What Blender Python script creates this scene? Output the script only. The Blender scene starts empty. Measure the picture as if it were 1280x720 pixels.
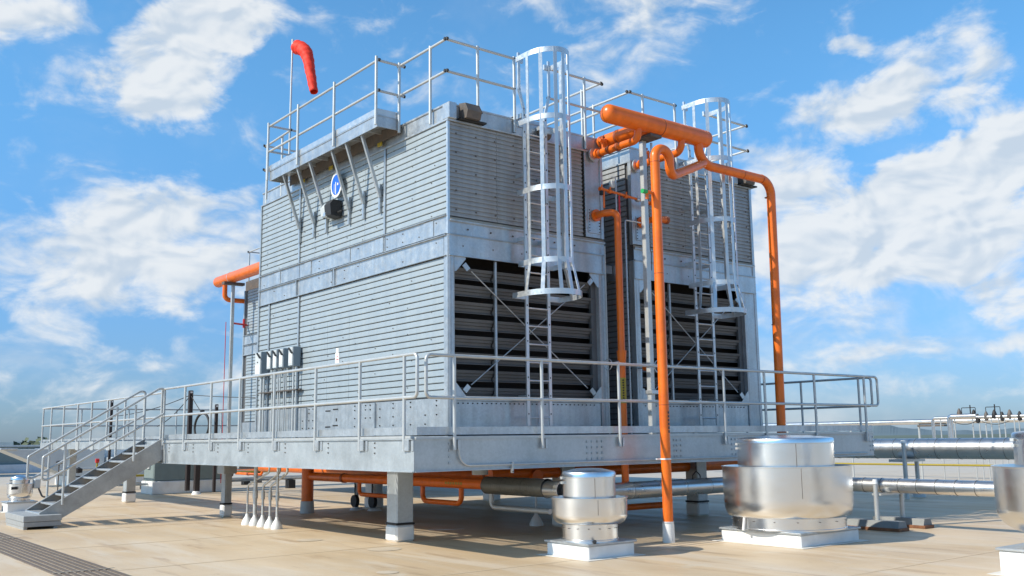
import bpy, math, random
from mathutils import Vector, Matrix, Quaternion
random.seed(7)
S = bpy.context.scene
COL = S.collection
pi = math.pi

# ------------------------------------------------------------ camera
cam_d = bpy.data.cameras.new('camera'); cam = bpy.data.objects.new('camera', cam_d); COL.objects.link(cam)
cam_d.sensor_width = 36; cam_d.lens = 1209.25/1280*36; cam_d.clip_end = 30000; cam_d.clip_start = .1
YAW, PIT, ROL = 0.6651, 0.1541, 0.013
F = Vector((math.sin(YAW)*math.cos(PIT), math.cos(YAW)*math.cos(PIT), math.sin(PIT)))
r_ = Vector((math.cos(YAW), -math.sin(YAW), 0)); d_ = F.cross(r_)
cr, sr = math.cos(ROL), math.sin(ROL)
RX = cr*r_+sr*d_; DN = -sr*r_+cr*d_
cam.matrix_world = Matrix(((RX.x, -DN.x, -F.x, 0), (RX.y, -DN.y, -F.y, 0), (RX.z, -DN.z, -F.z, 1.5), (0, 0, 0, 1)))
S.camera = cam

# ------------------------------------------------------------ sun direction (light travels towards +X, slightly -Y, down)
LD = Vector((1.23, -.3, -1)).normalized()
TO = -LD
ELEV = math.asin(TO.z); AZ = math.atan2(TO.x, TO.y)
sd = bpy.data.lights.new('sun', 'SUN'); sun = bpy.data.objects.new('sun', sd); COL.objects.link(sun)
sd.energy = 5.0; sd.angle = math.radians(.5); sd.color = (1, .93, .80)
sun.rotation_euler = TO.to_track_quat('Z', 'Y').to_euler(); sun.location = (-30, 10, 30)

# ------------------------------------------------------------ world
W = bpy.data.worlds.new('World'); S.world = W; W.use_nodes = True
nt = W.node_tree; N = nt.nodes; LK = nt.links
for n in list(N): N.remove(n)
def nd(t, **k):
    n = N.new(t)
    for a, b in k.items():
        if a == 'inp':
            for i, v in b.items():
                if hasattr(v, 'is_output') or isinstance(v, bpy.types.NodeSocket): LK.new(v, n.inputs[i])
                else: n.inputs[i].default_value = v
        else: setattr(n, a, b)
    return n
def m(op, a, b=0., c=0., clamp=False):
    return nd('ShaderNodeMath', operation=op, use_clamp=clamp, inp={0: a, 1: b, 2: c}).outputs[0]
sky = nd('ShaderNodeTexSky', sky_type='NISHITA', sun_disc=False, sun_elevation=ELEV, sun_rotation=AZ,
         air_density=1.0, dust_density=.6, ozone_density=2.2, altitude=100)
tc = nd('ShaderNodeTexCoord'); sep = nd('ShaderNodeSeparateXYZ', inp={0: tc.outputs['Generated']})
az = m('MULTIPLY', m('ARCTAN2', sep.outputs[0], sep.outputs[1]), 57.2958)
el = m('MULTIPLY', m('ARCSINE', sep.outputs[2]), 57.2958)
cv = nd('ShaderNodeCombineXYZ', inp={0: az, 1: el, 2: 0.})
def noise(vec, scale, detail, rough, dist=0.):
    n = nd('ShaderNodeTexNoise', inp={'Vector': vec, 'Scale': scale, 'Detail': detail, 'Roughness': rough, 'Distortion': dist}); return n
st = nd('ShaderNodeMapping', vector_type='POINT', inp={'Vector': cv.outputs[0], 'Scale': (.62, 1.0, 1)})
w1 = noise(st.outputs[0], .22, 3, .6); w2 = noise(st.outputs[0], .9, 4, .6)
def warp(n, a):
    s = nd('ShaderNodeVectorMath', operation='SUBTRACT', inp={0: n.outputs['Color'], 1: (.5, .5, .5)})
    return nd('ShaderNodeVectorMath', operation='MULTIPLY', inp={0: s.outputs[0], 1: (a, a*.6, 0)}).outputs[0]
wv = nd('ShaderNodeVectorMath', operation='ADD', inp={0: cv.outputs[0], 1: warp(w1, 6.)}).outputs[0]
wv = nd('ShaderNodeVectorMath', operation='ADD', inp={0: wv, 1: warp(w2, 2.6)}).outputs[0]
CL = [(9.2, 22.6, 3.4, 1.6, 0, 1.2), (18.6, 21.5, 3.6, 2.3, 25, 1.5), (17.6, 19.3, 2.6, 1.3, 5, 0.8), (21.0, 23.9, 2.6, 1.6, 0, 1.0), (11.6, 19.0, 1.8, 0.8, 0, 0.35), (16.2, 13.1, 3.2, 1.5, 0, 0.75), (14.9, 10.0, 7.4, 2.6, 5, 0.7), (12.2, 9.3, 5.2, 1.6, 0, 0.5), (19.9, 10.7, 5.0, 2.3, 0, 0.55), (12.3, 6.6, 2.1, 0.8, 0, 0.55), (17.3, 7.4, 2.0, 0.7, 0, 0.5), (22.2, 9.4, 1.8, 1.1, 0, 0.6), (22.1, 14.2, 1.9, 0.5, 15, 0.4), (16.0, 4.3, 8.8, 1.3, 0, 0.4), (11.8, 2.3, 5.1, 0.8, 0, 0.35), (20.2, 2.8, 4.5, 1.0, 0, 0.3), (45.7, 22.0, 3.7, 1.6, 15, 0.65), (45.3, 24.7, 6.0, 1.0, -5, 0.6), (43.2, 19.0, 2.5, 1.2, 0, 0.35), (31.4, 20.9, 2.0, 1.2, 0, 0.3), (38.3, 20.5, 1.5, 0.7, 0, 0.3), (58.4, 21.7, 1.2, 0.5, 0, 0.7), (60.8, 21.5, 1.8, 0.5, 10, 0.5), (61.2, 19.1, 4.3, 1.4, 38, 0.9), (57.7, 18.3, 3.0, 1.2, 10, 0.85), (63.2, 17.8, 2.7, 1.3, 20, 0.65), (65.5, 18.9, 1.1, 1.5, -20, 0.6), (59.3, 16.8, 2.8, 1.1, 0, 0.6), (64.7, 16.9, 1.5, 0.8, 0, 0.45), (54.1, 14.9, 2.8, 1.5, 0, 1.1), (55.1, 12.5, 2.8, 1.4, 0, 0.6), (59.5, 12.9, 3.8, 1.2, 8, 1.15), (63.3, 13.7, 4.0, 1.5, 15, 1.25), (66.1, 14.6, 2.6, 1.5, 30, 1.2), (60.6, 10.5, 5.8, 2.0, 8, 0.95), (65.0, 10.5, 3.9, 1.7, 0, 0.7), (55.4, 9.6, 3.7, 1.8, 0, 0.65), (61.2, 8.1, 4.9, 1.7, 0, 0.5), (66.2, 7.2, 1.5, 1.3, 0, 1.0), (58.9, 4.5, 2.7, 0.7, 0, 0.55), (55.1, 4.2, 2.7, 0.9, 0, 0.45), (63.0, 4.7, 2.6, 0.6, 5, 0.5), (65.7, 5.0, 1.7, 0.5, 0, 0.6), (62.0, 2.6, 6.5, 1.1, 0, 0.3), (53.2, 11.1, 1.9, 2.7, 0, 0.5), (54.8, 6.4, 3.2, 0.9, 0, 0.35)]
D = None; Dup = None
for (a, e, ra, re, rot, amp) in CL:
    mp = nd('ShaderNodeMapping', vector_type='TEXTURE', inp={'Vector': wv, 'Location': (a, e, 0), 'Rotation': (0, 0, math.radians(rot)), 'Scale': (ra*1.5, re*1.5, 1)})
    dt = nd('ShaderNodeVectorMath', operation='DOT_PRODUCT', inp={0: mp.outputs[0], 1: mp.outputs[0]}).outputs['Value']
    g = m('MULTIPLY_ADD', dt, -amp, amp)
    g = m('MAXIMUM', g, 0.)
    D = g if D is None else m('ADD', D, g)
f1 = noise(st.outputs[0], .40, 9, .58, .5); f2 = noise(st.outputs[0], 1.5, 6, .55)
fn = m('SUBTRACT', m('MULTIPLY_ADD', f2.outputs[0], .2, f1.outputs[0]), .61)
# beyond the framed clouds the same sort of cloud goes on all round the sky
big = noise(st.outputs[0], .085, 2, .5)
away = nd('ShaderNodeMapRange', interpolation_type='SMOOTHSTEP', inp={0: m('ABSOLUTE', m('SUBTRACT', az, 38.)), 1: 30., 2: 42., 3: 0., 4: 1.})
hi = nd('ShaderNodeMapRange', interpolation_type='SMOOTHSTEP', inp={0: el, 1: 26., 2: 34., 3: 0., 4: 1.})
away = m('MAXIMUM', away.outputs[0], hi.outputs[0])
D = m('MULTIPLY_ADD', m('MULTIPLY', m('SUBTRACT', big.outputs[0], .56), 6.), away, D)
dens = m('MULTIPLY_ADD', fn, 2.9, D)
thin = noise(st.outputs[0], .16, 5, .6, .4)
mr = nd('ShaderNodeMapRange', interpolation_type='SMOOTHSTEP', inp={0: dens, 1: .05, 2: 1.2, 3: 0., 4: 1.})
alpha = m('MULTIPLY', mr.outputs[0], .92)
mrt = nd('ShaderNodeMapRange', interpolation_type='SMOOTHSTEP', inp={0: thin.outputs[0], 1: .46, 2: .75, 3: 0., 4: .22})
low = nd('ShaderNodeMapRange', interpolation_type='SMOOTHSTEP', inp={0: el, 1: 3., 2: 15., 3: 1., 4: .15})
veil = m('MULTIPLY', mrt.outputs[0], m('MULTIPLY', low.outputs[0], 2.1))
alpha = m('SUBTRACT', 1., m('MULTIPLY', m('SUBTRACT', 1., alpha), m('SUBTRACT', 1., veil)))
# whiter where thick and sunlit, blue-grey in the folds
st2 = nd('ShaderNodeVectorMath', operation='ADD', inp={0: st.outputs[0], 1: (-.22, .34, 0)})
f3 = noise(st2.outputs[0], .40, 3, .5, .3); f4 = noise(st.outputs[0], .40, 3, .5, .3)
sh = nd('ShaderNodeMapRange', interpolation_type='SMOOTHSTEP', inp={0: m('SUBTRACT', m('MULTIPLY_ADD', f1.outputs[0], .45, m('MULTIPLY', f4.outputs[0], .55)), f3.outputs[0]), 1: -.12, 2: .08, 3: 0., 4: 1.})
ccol = nd('ShaderNodeMix', data_type='RGBA', inp={0: sh.outputs[0], 6: (6.0, 6.9, 7.9, 1), 7: (8.6, 8.9, 9.1, 1)})
hz_ = nd('ShaderNodeMapRange', interpolation_type='SMOOTHSTEP', inp={0: el, 1: -2., 2: 24., 3: 0., 4: 1.})
tcol = nd('ShaderNodeMix', data_type='RGBA', inp={0: hz_.outputs[0], 6: (.56, .80, 1.32, 1), 7: (1.05, 1.86, 2.16, 1)})
zen = nd('ShaderNodeMapRange', interpolation_type='SMOOTHSTEP', inp={0: el, 1: 25., 2: 60., 3: 1., 4: .6})
tcol2 = nd('ShaderNodeVectorMath', operation='SCALE', inp={0: tcol.outputs[2]}); LK.new(zen.outputs[0], tcol2.inputs['Scale'])
tint = nd('ShaderNodeMix', data_type='RGBA', blend_type='MULTIPLY', inp={0: 1., 6: sky.outputs[0], 7: tcol2.outputs[0]})
mixc = nd('ShaderNodeMix', data_type='RGBA', inp={0: alpha, 6: tint.outputs[2], 7: ccol.outputs[2]})
bg = nd('ShaderNodeBackground', inp={0: mixc.outputs[2], 1: .1})
wo = nd('ShaderNodeOutputWorld', inp={0: bg.outputs[0]})
W.cycles.sampling_method = 'MANUAL'; W.cycles.sample_map_resolution = 1024

S.view_settings.view_transform = 'Standard'; S.view_settings.look = 'None'
S.view_settings.exposure = 0.0; S.view_settings.gamma = 1
S.render.engine = 'CYCLES'

# ------------------------------------------------------------ materials
def mat(name, col, rough=.5, metal=0., var=.0, vscale=6., bump=0., bscale=40., streak=0., spangle=0., dirt=None, dirtamt=0., rvar=0., coat=0., aniso=0., stretch=(1, 1, 1), spec=.5):
    M = bpy.data.materials.new(name); M.use_nodes = True
    t = M.node_tree; n = t.nodes; l = t.links; b = n['Principled BSDF']
    b.inputs['Roughness'].default_value = rough; b.inputs['Metallic'].default_value = metal
    b.inputs['Specular IOR Level'].default_value = spec
    if coat: b.inputs['Coat Weight'].default_value = coat; b.inputs['Coat Roughness'].default_value = .12
    if aniso: b.inputs['Anisotropic'].default_value = aniso
    geo = n.new('ShaderNodeNewGeometry'); oi = n.new('ShaderNodeObjectInfo')
    mp = n.new('ShaderNodeMapping'); mp.inputs['Scale'].default_value = stretch; l.new(geo.outputs['Position'], mp.inputs[0])
    def nz(s, d=4, r=.55):
        q = n.new('ShaderNodeTexNoise'); q.inputs['Scale'].default_value = s; q.inputs['Detail'].default_value = d; q.inputs['Roughness'].default_value = r
        l.new(mp.outputs[0], q.inputs['Vector']); return q.outputs[0]
    def mr(s, a, b_, c, d):
        q = n.new('ShaderNodeMapRange'); q.inputs[1].default_value = a; q.inputs[2].default_value = b_; q.inputs[3].default_value = c; q.inputs[4].default_value = d
        l.new(s, q.inputs[0]); return q.outputs[0]
    def mul(a, b_):
        q = n.new('ShaderNodeMath'); q.operation = 'MULTIPLY'; l.new(a, q.inputs[0]); l.new(b_, q.inputs[1]); return q.outputs[0]
    f = mr(oi.outputs['Random'], 0, 1, 1-var*.5, 1+var*.5)
    f = mul(f, mr(nz(vscale), .3, .7, 1-var, 1+var))
    if spangle:
        v = n.new('ShaderNodeTexVoronoi'); v.inputs['Scale'].default_value = 38; l.new(geo.outputs['Position'], v.inputs['Vector'])
        sp = n.new('ShaderNodeSeparateColor'); l.new(v.outputs['Color'], sp.inputs[0])
        f = mul(f, mr(sp.outputs[0], 0, 1, 1-spangle, 1+spangle))
    if streak:
        mp2 = n.new('ShaderNodeMapping'); mp2.inputs['Scale'].default_value = (9, 9, .5); l.new(geo.outputs['Position'], mp2.inputs[0])
        q = n.new('ShaderNodeTexNoise'); q.inputs['Scale'].default_value = 1; q.inputs['Detail'].default_value = 5; l.new(mp2.outputs[0], q.inputs['Vector'])
        f = mul(f, mr(q.outputs[0], .35, .7, 1+streak*.5, 1-streak))
    base = n.new('ShaderNodeVectorMath'); base.operation = 'SCALE'; base.inputs[0].default_value = col; l.new(f, base.inputs['Scale'])
    out = base.outputs[0]
    if dirt:
        mx = n.new('ShaderNodeMix'); mx.data_type = 'RGBA'; l.new(out, mx.inputs[6]); mx.inputs[7].default_value = (*dirt, 1)
        l.new(mr(nz(vscale*.6, 7, .65), .48, .72, 0, dirtamt), mx.inputs[0]); out = mx.outputs[2]
    l.new(out, b.inputs['Base Color'])
    if rvar: l.new(mr(nz(vscale*2), .3, .7, rough-rvar, rough+rvar), b.inputs['Roughness'])
    if bump:
        bp = n.new('ShaderNodeBump'); bp.inputs['Strength'].default_value = bump; bp.inputs['Distance'].default_value = .01
        l.new(nz(bscale, 5), bp.inputs['Height']); l.new(bp.outputs[0], b.inputs['Normal'])
    return M
M = {}
M['slat'] = mat('galvanised_slat', (.365, .415, .44), .46, .3, .012, 2, .03, 20, streak=.05, dirt=(.38, .40, .40), dirtamt=.2, rvar=.05)
M['corr'] = mat('corrugated_sheet', (.34, .35, .355), .5, .35, .05, 3, .03, 30, streak=.14, dirt=(.30, .27, .23), dirtamt=.3)
M['galv'] = mat('galvanised_steel', (.50, .53, .55), .38, .65, .08, 4, .10, 25, spangle=.06, streak=.12, dirt=(.38, .36, .33), dirtamt=.35, rvar=.1)
M['beam'] = mat('galvanised_beam', (.44, .475, .49), .44, .5, .12, 2.2, .12, 14, spangle=.05, streak=.05, dirt=(.57, .60, .62), dirtamt=.5, rvar=.1)
M['stair'] = mat('weathered_galvanised_stair', (.38, .38, .37), .5, .4, .2, 3, .1, 14, spangle=.05, dirt=(.44, .44, .43), dirtamt=.6)
M['rail'] = mat('galvanised_rail', (.55, .56, .55), .42, .45, .08, 6, .06, 40)
M['alu'] = mat('bright_aluminium', (.62, .64, .65), .38, .75, .06, 8, .06, 40, rvar=.08, streak=.08)
M['spun'] = mat('spun_aluminium', (.80, .81, .82), .24, 1., .02, 2, .0, 60, dirt=(.70, .69, .67), dirtamt=.25, rvar=.03, aniso=.6, stretch=(1, 1, 3))
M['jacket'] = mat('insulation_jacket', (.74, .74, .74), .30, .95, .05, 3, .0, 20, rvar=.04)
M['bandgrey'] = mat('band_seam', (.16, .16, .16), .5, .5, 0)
M['jacketdark'] = mat('insulation_jacket_dark', (.22, .22, .20), .45, .6, .08, 5, .1, 30)  # darker, duller version of the jacket tone
M['orange'] = mat('orange_paint', (.82, .165, .012), .34, 0., .09, 5, .05, 22, dirt=(.58, .11, .02), dirtamt=.6, streak=.08, coat=.12, rvar=.06, spec=.4)
M['brown'] = mat('coupling_band', (.30, .07, .02), .5, 0., .1)
M['white'] = mat('white_coating', (.80, .80, .78), .5, 0., .04, 6, .08, 18, dirt=(.62, .58, .52), dirtamt=.4)
M['whiteplastic'] = mat('white_plastic', (.80, .80, .79), .4)
M['red'] = mat('windsock_fabric', (.80, .035, .012), .7, 0., .08, 9, .3, 18)
M['dark'] = mat('dark_cavity', (.022, .02, .018), .8)
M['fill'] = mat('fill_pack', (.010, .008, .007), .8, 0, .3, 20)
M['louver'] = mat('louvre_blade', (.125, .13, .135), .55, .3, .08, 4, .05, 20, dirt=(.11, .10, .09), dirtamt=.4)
M['black'] = mat('black_rubber', (.02, .02, .022), .6)
M['blackpost'] = mat('black_post', (.03, .022, .022), .6)
M['bluegrey'] = mat('enclosure_grey_paint', (.20, .25, .29), .45, 0., .04)
M['lightgrey'] = mat('light_grey_paint', (.52, .55, .56), .5, 0., .05)
M['blue'] = mat('blue_print', (.02, .13, .60), .35)
M['yellow'] = mat('yellow_paint', (.36, .27, .02), .45)
M['rust'] = mat('brown_timber', (.20, .085, .04), .75, 0, .25, 12, .3, 40)
M['padgrey'] = mat('grey_support_pad', (.23, .24, .24), .6, 0, .1)
M['pad'] = mat('composite_step_block', (.33, .34, .34), .6, 0, .08, 8, .1, 60)
M['parapet'] = mat('grey_green_cladding', (.20, .25, .245), .6, 0, .05)
M['parapetlow'] = mat('white_membrane_upstand', (.55, .60, .66), .6, 0, .06)
M['motor'] = mat('weathered_and_shade_brown', (.12, .105, .095), .6, .2, .15, 12, .2, 30, dirt=(.25, .17, .12), dirtamt=.5)  # weathered housings; also painted shade on the rear fascia and platform gap
M['hill'] = mat('haze_tinted_wooded_hill', (.12, .17, .20), .9, 0, .1, .003)  # bluish base colour carries the distance haze
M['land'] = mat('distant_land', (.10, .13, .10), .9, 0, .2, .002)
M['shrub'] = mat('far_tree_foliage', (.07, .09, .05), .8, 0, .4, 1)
M['green'] = mat('green_valve_cap', (.02, .35, .10), .4)
M['matbrown'] = mat('drain_bar', (.15, .115, .09), .7, 0, .1, 6)
M['clay'] = mat('dirty_gutter', (.45, .39, .31), .8, 0, .15, 3)
M['redpaint'] = mat('red_paint', (.55, .03, .03), .4)

def roof_mat():
    Mr = bpy.data.materials.new('roof_membrane'); Mr.use_nodes = True
    t = Mr.node_tree; n = t.nodes; l = t.links; b = n['Principled BSDF']
    geo = n.new('ShaderNodeNewGeometry')
    def mp(s, rot=0):
        q = n.new('ShaderNodeMapping'); q.inputs['Scale'].default_value = s; q.inputs['Rotation'].default_value = (0, 0, rot); l.new(geo.outputs['Position'], q.inputs[0]); return q.outputs[0]
    def nz(v, s, d=5, r=.6, ds=0):
        q = n.new('ShaderNodeTexNoise'); q.inputs['Scale'].default_value = s; q.inputs['Detail'].default_value = d; q.inputs['Roughness'].default_value = r; q.inputs['Distortion'].default_value = ds
        l.new(v, q.inputs['Vector']); return q.outputs[0]
    def mr(s, a, b_, c=0., d=1.):
        q = n.new('ShaderNodeMapRange'); q.interpolation_type = 'SMOOTHSTEP'; q.inputs[1].default_value = a; q.inputs[2].default_value = b_; q.inputs[3].default_value = c; q.inputs[4].default_value = d
        l.new(s, q.inputs[0]); return q.outputs[0]
    def mix(f, a, c):
        q = n.new('ShaderNodeMix'); q.data_type = 'RGBA'; l.new(f, q.inputs[0])
        for i, v in ((6, a), (7, c)):
            if isinstance(v, tuple): q.inputs[i].default_value = (*v, 1)
            else: l.new(v, q.inputs[i])
        return q.outputs[2]
    flow = mp((1.0, .16, 1), .75)       # long washed streaks
    c = mix(mr(nz(mp((1, 1, 1)), .35, 6), .35, .68), (.575, .42, .255), (.655, .51, .345))
    c = mix(mr(nz(flow, 1.6, 7, .65, .6), .46, .66, 0, .75), c, (.66, .55, .42))
    c = mix(mr(nz(flow, 3.1, 6, .6, .4), .56, .70, 0, .55), c, (.36, .23, .13))
    c = mix(mr(nz(mp((1, 1, 1)), 1.3, 7, .65), .60, .70, 0, .5), c, (.63, .57, .47))
    c = mix(mr(nz(mp((1, 1, 1)), 9, 4, .6), .64, .74, 0, .35), c, (.28, .19, .12))
    # membrane colour fades to a greyer tone towards far x and y
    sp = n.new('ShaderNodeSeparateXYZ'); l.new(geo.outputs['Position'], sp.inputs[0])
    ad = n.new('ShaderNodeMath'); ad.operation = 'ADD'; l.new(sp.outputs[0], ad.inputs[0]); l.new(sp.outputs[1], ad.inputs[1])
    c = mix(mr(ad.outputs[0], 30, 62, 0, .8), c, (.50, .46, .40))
    l.new(c, b.inputs['Base Color'])
    l.new(mr(nz(flow, 2, 4), .3, .7, .42, .62), b.inputs['Roughness'])
    bp = n.new('ShaderNodeBump'); bp.inputs['Strength'].default_value = .25; bp.inputs['Distance'].default_value = .02
    l.new(nz(mp((1, 1, 1)), 5, 8, .6), bp.inputs['Height']); l.new(bp.outputs[0], b.inputs['Normal'])
    return Mr
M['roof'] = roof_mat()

# ------------------------------------------------------------ geometry helpers
def V(*a): return Vector(a[0]) if len(a) == 1 else Vector(a)
class MB:
    def __init__(s): s.v = []; s.f = []; s.smooth = False
    def add(s, vs, fs):
        o = len(s.v); s.v += [tuple(x) for x in vs]; s.f += [[i+o for i in q] for q in fs]; return s
    def box(s, x0, x1, y0, y1, z0, z1, b=0.):
        if b <= 0:
            return s.add([(x, y, z) for z in (z0, z1) for y in (y0, y1) for x in (x0, x1)],
                         [(0, 2, 3, 1), (4, 5, 7, 6), (0, 1, 5, 4), (2, 6, 7, 3), (0, 4, 6, 2), (1, 3, 7, 5)])
        vs = []; idx = {}
        for i, x in enumerate((x0, x1)):
            for j, y in enumerate((y0, y1)):
                for k, z in enumerate((z0, z1)):
                    sx = b if i == 0 else -b; sy = b if j == 0 else -b; sz = b if k == 0 else -b
                    for a, p in enumerate(((x, y+sy, z+sz), (x+sx, y, z+sz), (x+sx, y+sy, z))):
                        idx[(i, j, k, a)] = len(vs); vs.append(p)
        I = idx; fs = []
        for i in (0, 1):
            q = [I[(i, 0, 0, 0)], I[(i, 1, 0, 0)], I[(i, 1, 1, 0)], I[(i, 0, 1, 0)]]; fs.append(q[::-1] if i == 0 else q)
            q = [I[(0, i, 0, 1)], I[(1, i, 0, 1)], I[(1, i, 1, 1)], I[(0, i, 1, 1)]]; fs.append(q if i == 0 else q[::-1])
            q = [I[(0, 0, i, 2)], I[(1, 0, i, 2)], I[(1, 1, i, 2)], I[(0, 1, i, 2)]]; fs.append(q[::-1] if i == 0 else q)
        for j in (0, 1):
            for k in (0, 1):
                fs.append([I[(0, j, k, 1)], I[(1, j, k, 1)], I[(1, j, k, 2)], I[(0, j, k, 2)]])
                fs.append([I[(j, 0, k, 0)], I[(j, 1, k, 0)], I[(j, 1, k, 2)], I[(j, 0, k, 2)]])
                fs.append([I[(j, k, 0, 0)], I[(j, k, 1, 0)], I[(j, k, 1, 1)], I[(j, k, 0, 1)]])
                for i in (0, 1): fs.append([I[(i, j, k, 0)], I[(i, j, k, 1)], I[(i, j, k, 2)]])
        return s.add(vs, fs)
    def bar(s, a, b, w, h, up=(0, 0, 1)):
        a = V(a); b = V(b); d = (b-a).normalized(); u = V(up)
        if abs(d.dot(u)) > .98: u = V(1, 0, 0)
        x = d.cross(u).normalized()*(w/2); y = x.cross(d).normalized()*(h/2)
        vs = [p+q for p in (a, b) for q in (-x-y, x-y, x+y, -x+y)]
        return s.add(vs, [(0, 1, 2, 3), (7, 6, 5, 4), (0, 4, 5, 1), (1, 5, 6, 2), (2, 6, 7, 3), (3, 7, 4, 0)])
    def tube(s, pts, r, n=16, caps=True, radii=None):
        pts = [V(p) for p in pts]; m_ = len(pts); rings = []
        t0 = (pts[1]-pts[0]).normalized(); u = V(0, 0, 1) if abs(t0.z) < .9 else V(1, 0, 0)
        x = t0.cross(u).normalized()
        for i, p in enumerate(pts):
            if i == 0: t = t0
            elif i == m_-1: t = (pts[i]-pts[i-1]).normalized()
            else: t = ((pts[i]-pts[i-1]).normalized()+(pts[i+1]-pts[i]).normalized()).normalized()
            x = (x-t*x.dot(t)).normalized(); y = t.cross(x)
            rr = radii[i] if radii else r
            rings.append([p+(x*math.cos(2*pi*k/n)+y*math.sin(2*pi*k/n))*rr for k in range(n)])
        vs = [v for q in rings for v in q]; fs = []
        for i in range(m_-1):
            for k in range(n):
                a = i*n+k; b = i*n+(k+1) % n; fs.append((a, b, b+n, a+n))
        if caps: fs.append(tuple(range(n-1, -1, -1))); fs.append(tuple((m_-1)*n+k for k in range(n)))
        s.smooth = True
        return s.add(vs, fs)
    def lathe(s, prof, c, n=48, axis='z', closed_ends=False):
        vs = []; fs = []
        for r, h in prof:
            for k in range(n):
                a = 2*pi*k/n; p = (r*math.cos(a), r*math.sin(a), h)
                if axis == 'x': p = (p[2], p[0], p[1])
                if axis == 'y': p = (p[0], p[2], p[1])
                vs.append((c[0]+p[0], c[1]+p[1], c[2]+p[2]))
        for i in range(len(prof)-1):
            for k in range(n):
                a = i*n+k; b = i*n+(k+1) % n
                fs.append((a, b, b+n, a+n) if axis != 'y' else (a, a+n, b+n, b))
        s.smooth = True
        return s.add(vs, fs)
    def extr(s, prof, axis, a0, a1):
        """profile polygon (2 coordinates) pushed along an axis"""
        n = len(prof)
        def P(p, a): return (a, p[0], p[1]) if axis == 'x' else ((p[0], a, p[1]) if axis == 'y' else (p[0], p[1], a))
        vs = [P(p, a0) for p in prof]+[P(p, a1) for p in prof]
        fs = [(i, (i+1) % n, n+(i+1) % n, n+i) for i in range(n)]+[tuple(range(n-1, -1, -1)), tuple(range(n, 2*n))]
        return s.add(vs, fs)
    def sheet(s, prof, axis, a0, a1):
        n = len(prof)
        def P(p, a): return (a, p[0], p[1]) if axis == 'x' else ((p[0], a, p[1]) if axis == 'y' else (p[0], p[1], a))
        return s.add([P(p, a0) for p in prof]+[P(p, a1) for p in prof], [(i, i+1, n+i+1, n+i) for i in range(n-1)])
    def mesh(s, name, material, off=(0, 0, 0)):
        me = bpy.data.meshes.new(name)
        o = V(off); me.from_pydata([(V(p)-o)[:] for p in s.v], [], s.f); me.materials.append(material)
        if s.smooth:
            me.shade_smooth() if hasattr(me, 'shade_smooth') else None
            me.set_sharp_from_angle(angle=math.radians(38))
        me.validate(); return me
def fixn(me):
    import bmesh
    b = bmesh.new(); b.from_mesh(me); bmesh.ops.recalc_face_normals(b, faces=b.faces); b.to_mesh(me); b.free()
def wloc(o):
    v = V(o.location)
    while o.parent: o = o.parent; v += V(o.location)
    return v
def obj(name, mb, material, parent=None, label=None, fix=True):
    off = wloc(parent) if parent else V(0, 0, 0)
    me = mb.mesh(name, M[material] if isinstance(material, str) else material, off)
    if fix: fixn(me)
    o = bpy.data.objects.new(name, me); COL.objects.link(o)
    if parent: o.parent = parent
    if label: o['label'] = label
    return o
def inst(name, me, loc, parent):
    o = bpy.data.objects.new(name, me); COL.objects.link(o)
    if parent: o.parent = parent; o.location = V(loc)-wloc(parent)
    else: o.location = loc
    return o
def tag(o, label, cat, group=None):
    o['label'] = label; o['category'] = cat
    if group: o['group'] = group
    return o
def thing(name, loc, label, cat, group=None):
    o = bpy.data.objects.new(name, None); COL.objects.link(o); o.location = loc; o.empty_display_size = .2
    return tag(o, label, cat, group)
def struct(name, mb, material):
    o = obj(name, mb, material); o['kind'] = 'structure'; return o
def tree_copy(root, shift):
    r = root.copy(); COL.objects.link(r); r.location = root.location+V(shift)
    for ch in list(root.children):
        c = ch.copy(); COL.objects.link(c); c.parent = r
        for g in ch.children:
            d = g.copy(); COL.objects.link(d); d.parent = c
    return r
def bend(pts, R, n=8):
    """polyline with rounded corners"""
    pts = [V(p) for p in pts]; out = [pts[0]]
    for i in range(1, len(pts)-1):
        p = pts[i]; a = (pts[i-1]-p); b = (pts[i+1]-p); la = a.length; lb = b.length; a.normalize(); b.normalize()
        ang = a.angle(b); r = R[i-1] if isinstance(R, (list, tuple)) else R
        t = min(r/math.tan(ang/2), la*.49 if i > 1 else la*.98, lb*.49 if i < len(pts)-2 else lb*.98)
        s = p+a*t; e = p+b*t; rr = t*math.tan(ang/2)
        c = p+(a+b).normalized()*(rr/math.sin(ang/2))
        u = s-c; w = e-c; th = u.angle(w)
        for k in range(n+1):
            q = k/n; out.append(c+(u*math.sin((1-q)*th)+w*math.sin(q*th))/math.sin(th))
    out.append(pts[-1]); return out
def capend(c, d, r, n=20, k=6, flat=.6):
    """domed end cap as list of rings along d"""
    pts = []; rad = []
    for i in range(k):
        a = i/(k-1)*pi/2*.97
        pts.append(V(c)+V(d)*(math.sin(a)*r*flat)); rad.append(math.cos(a)*r)
    return pts, rad

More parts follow.
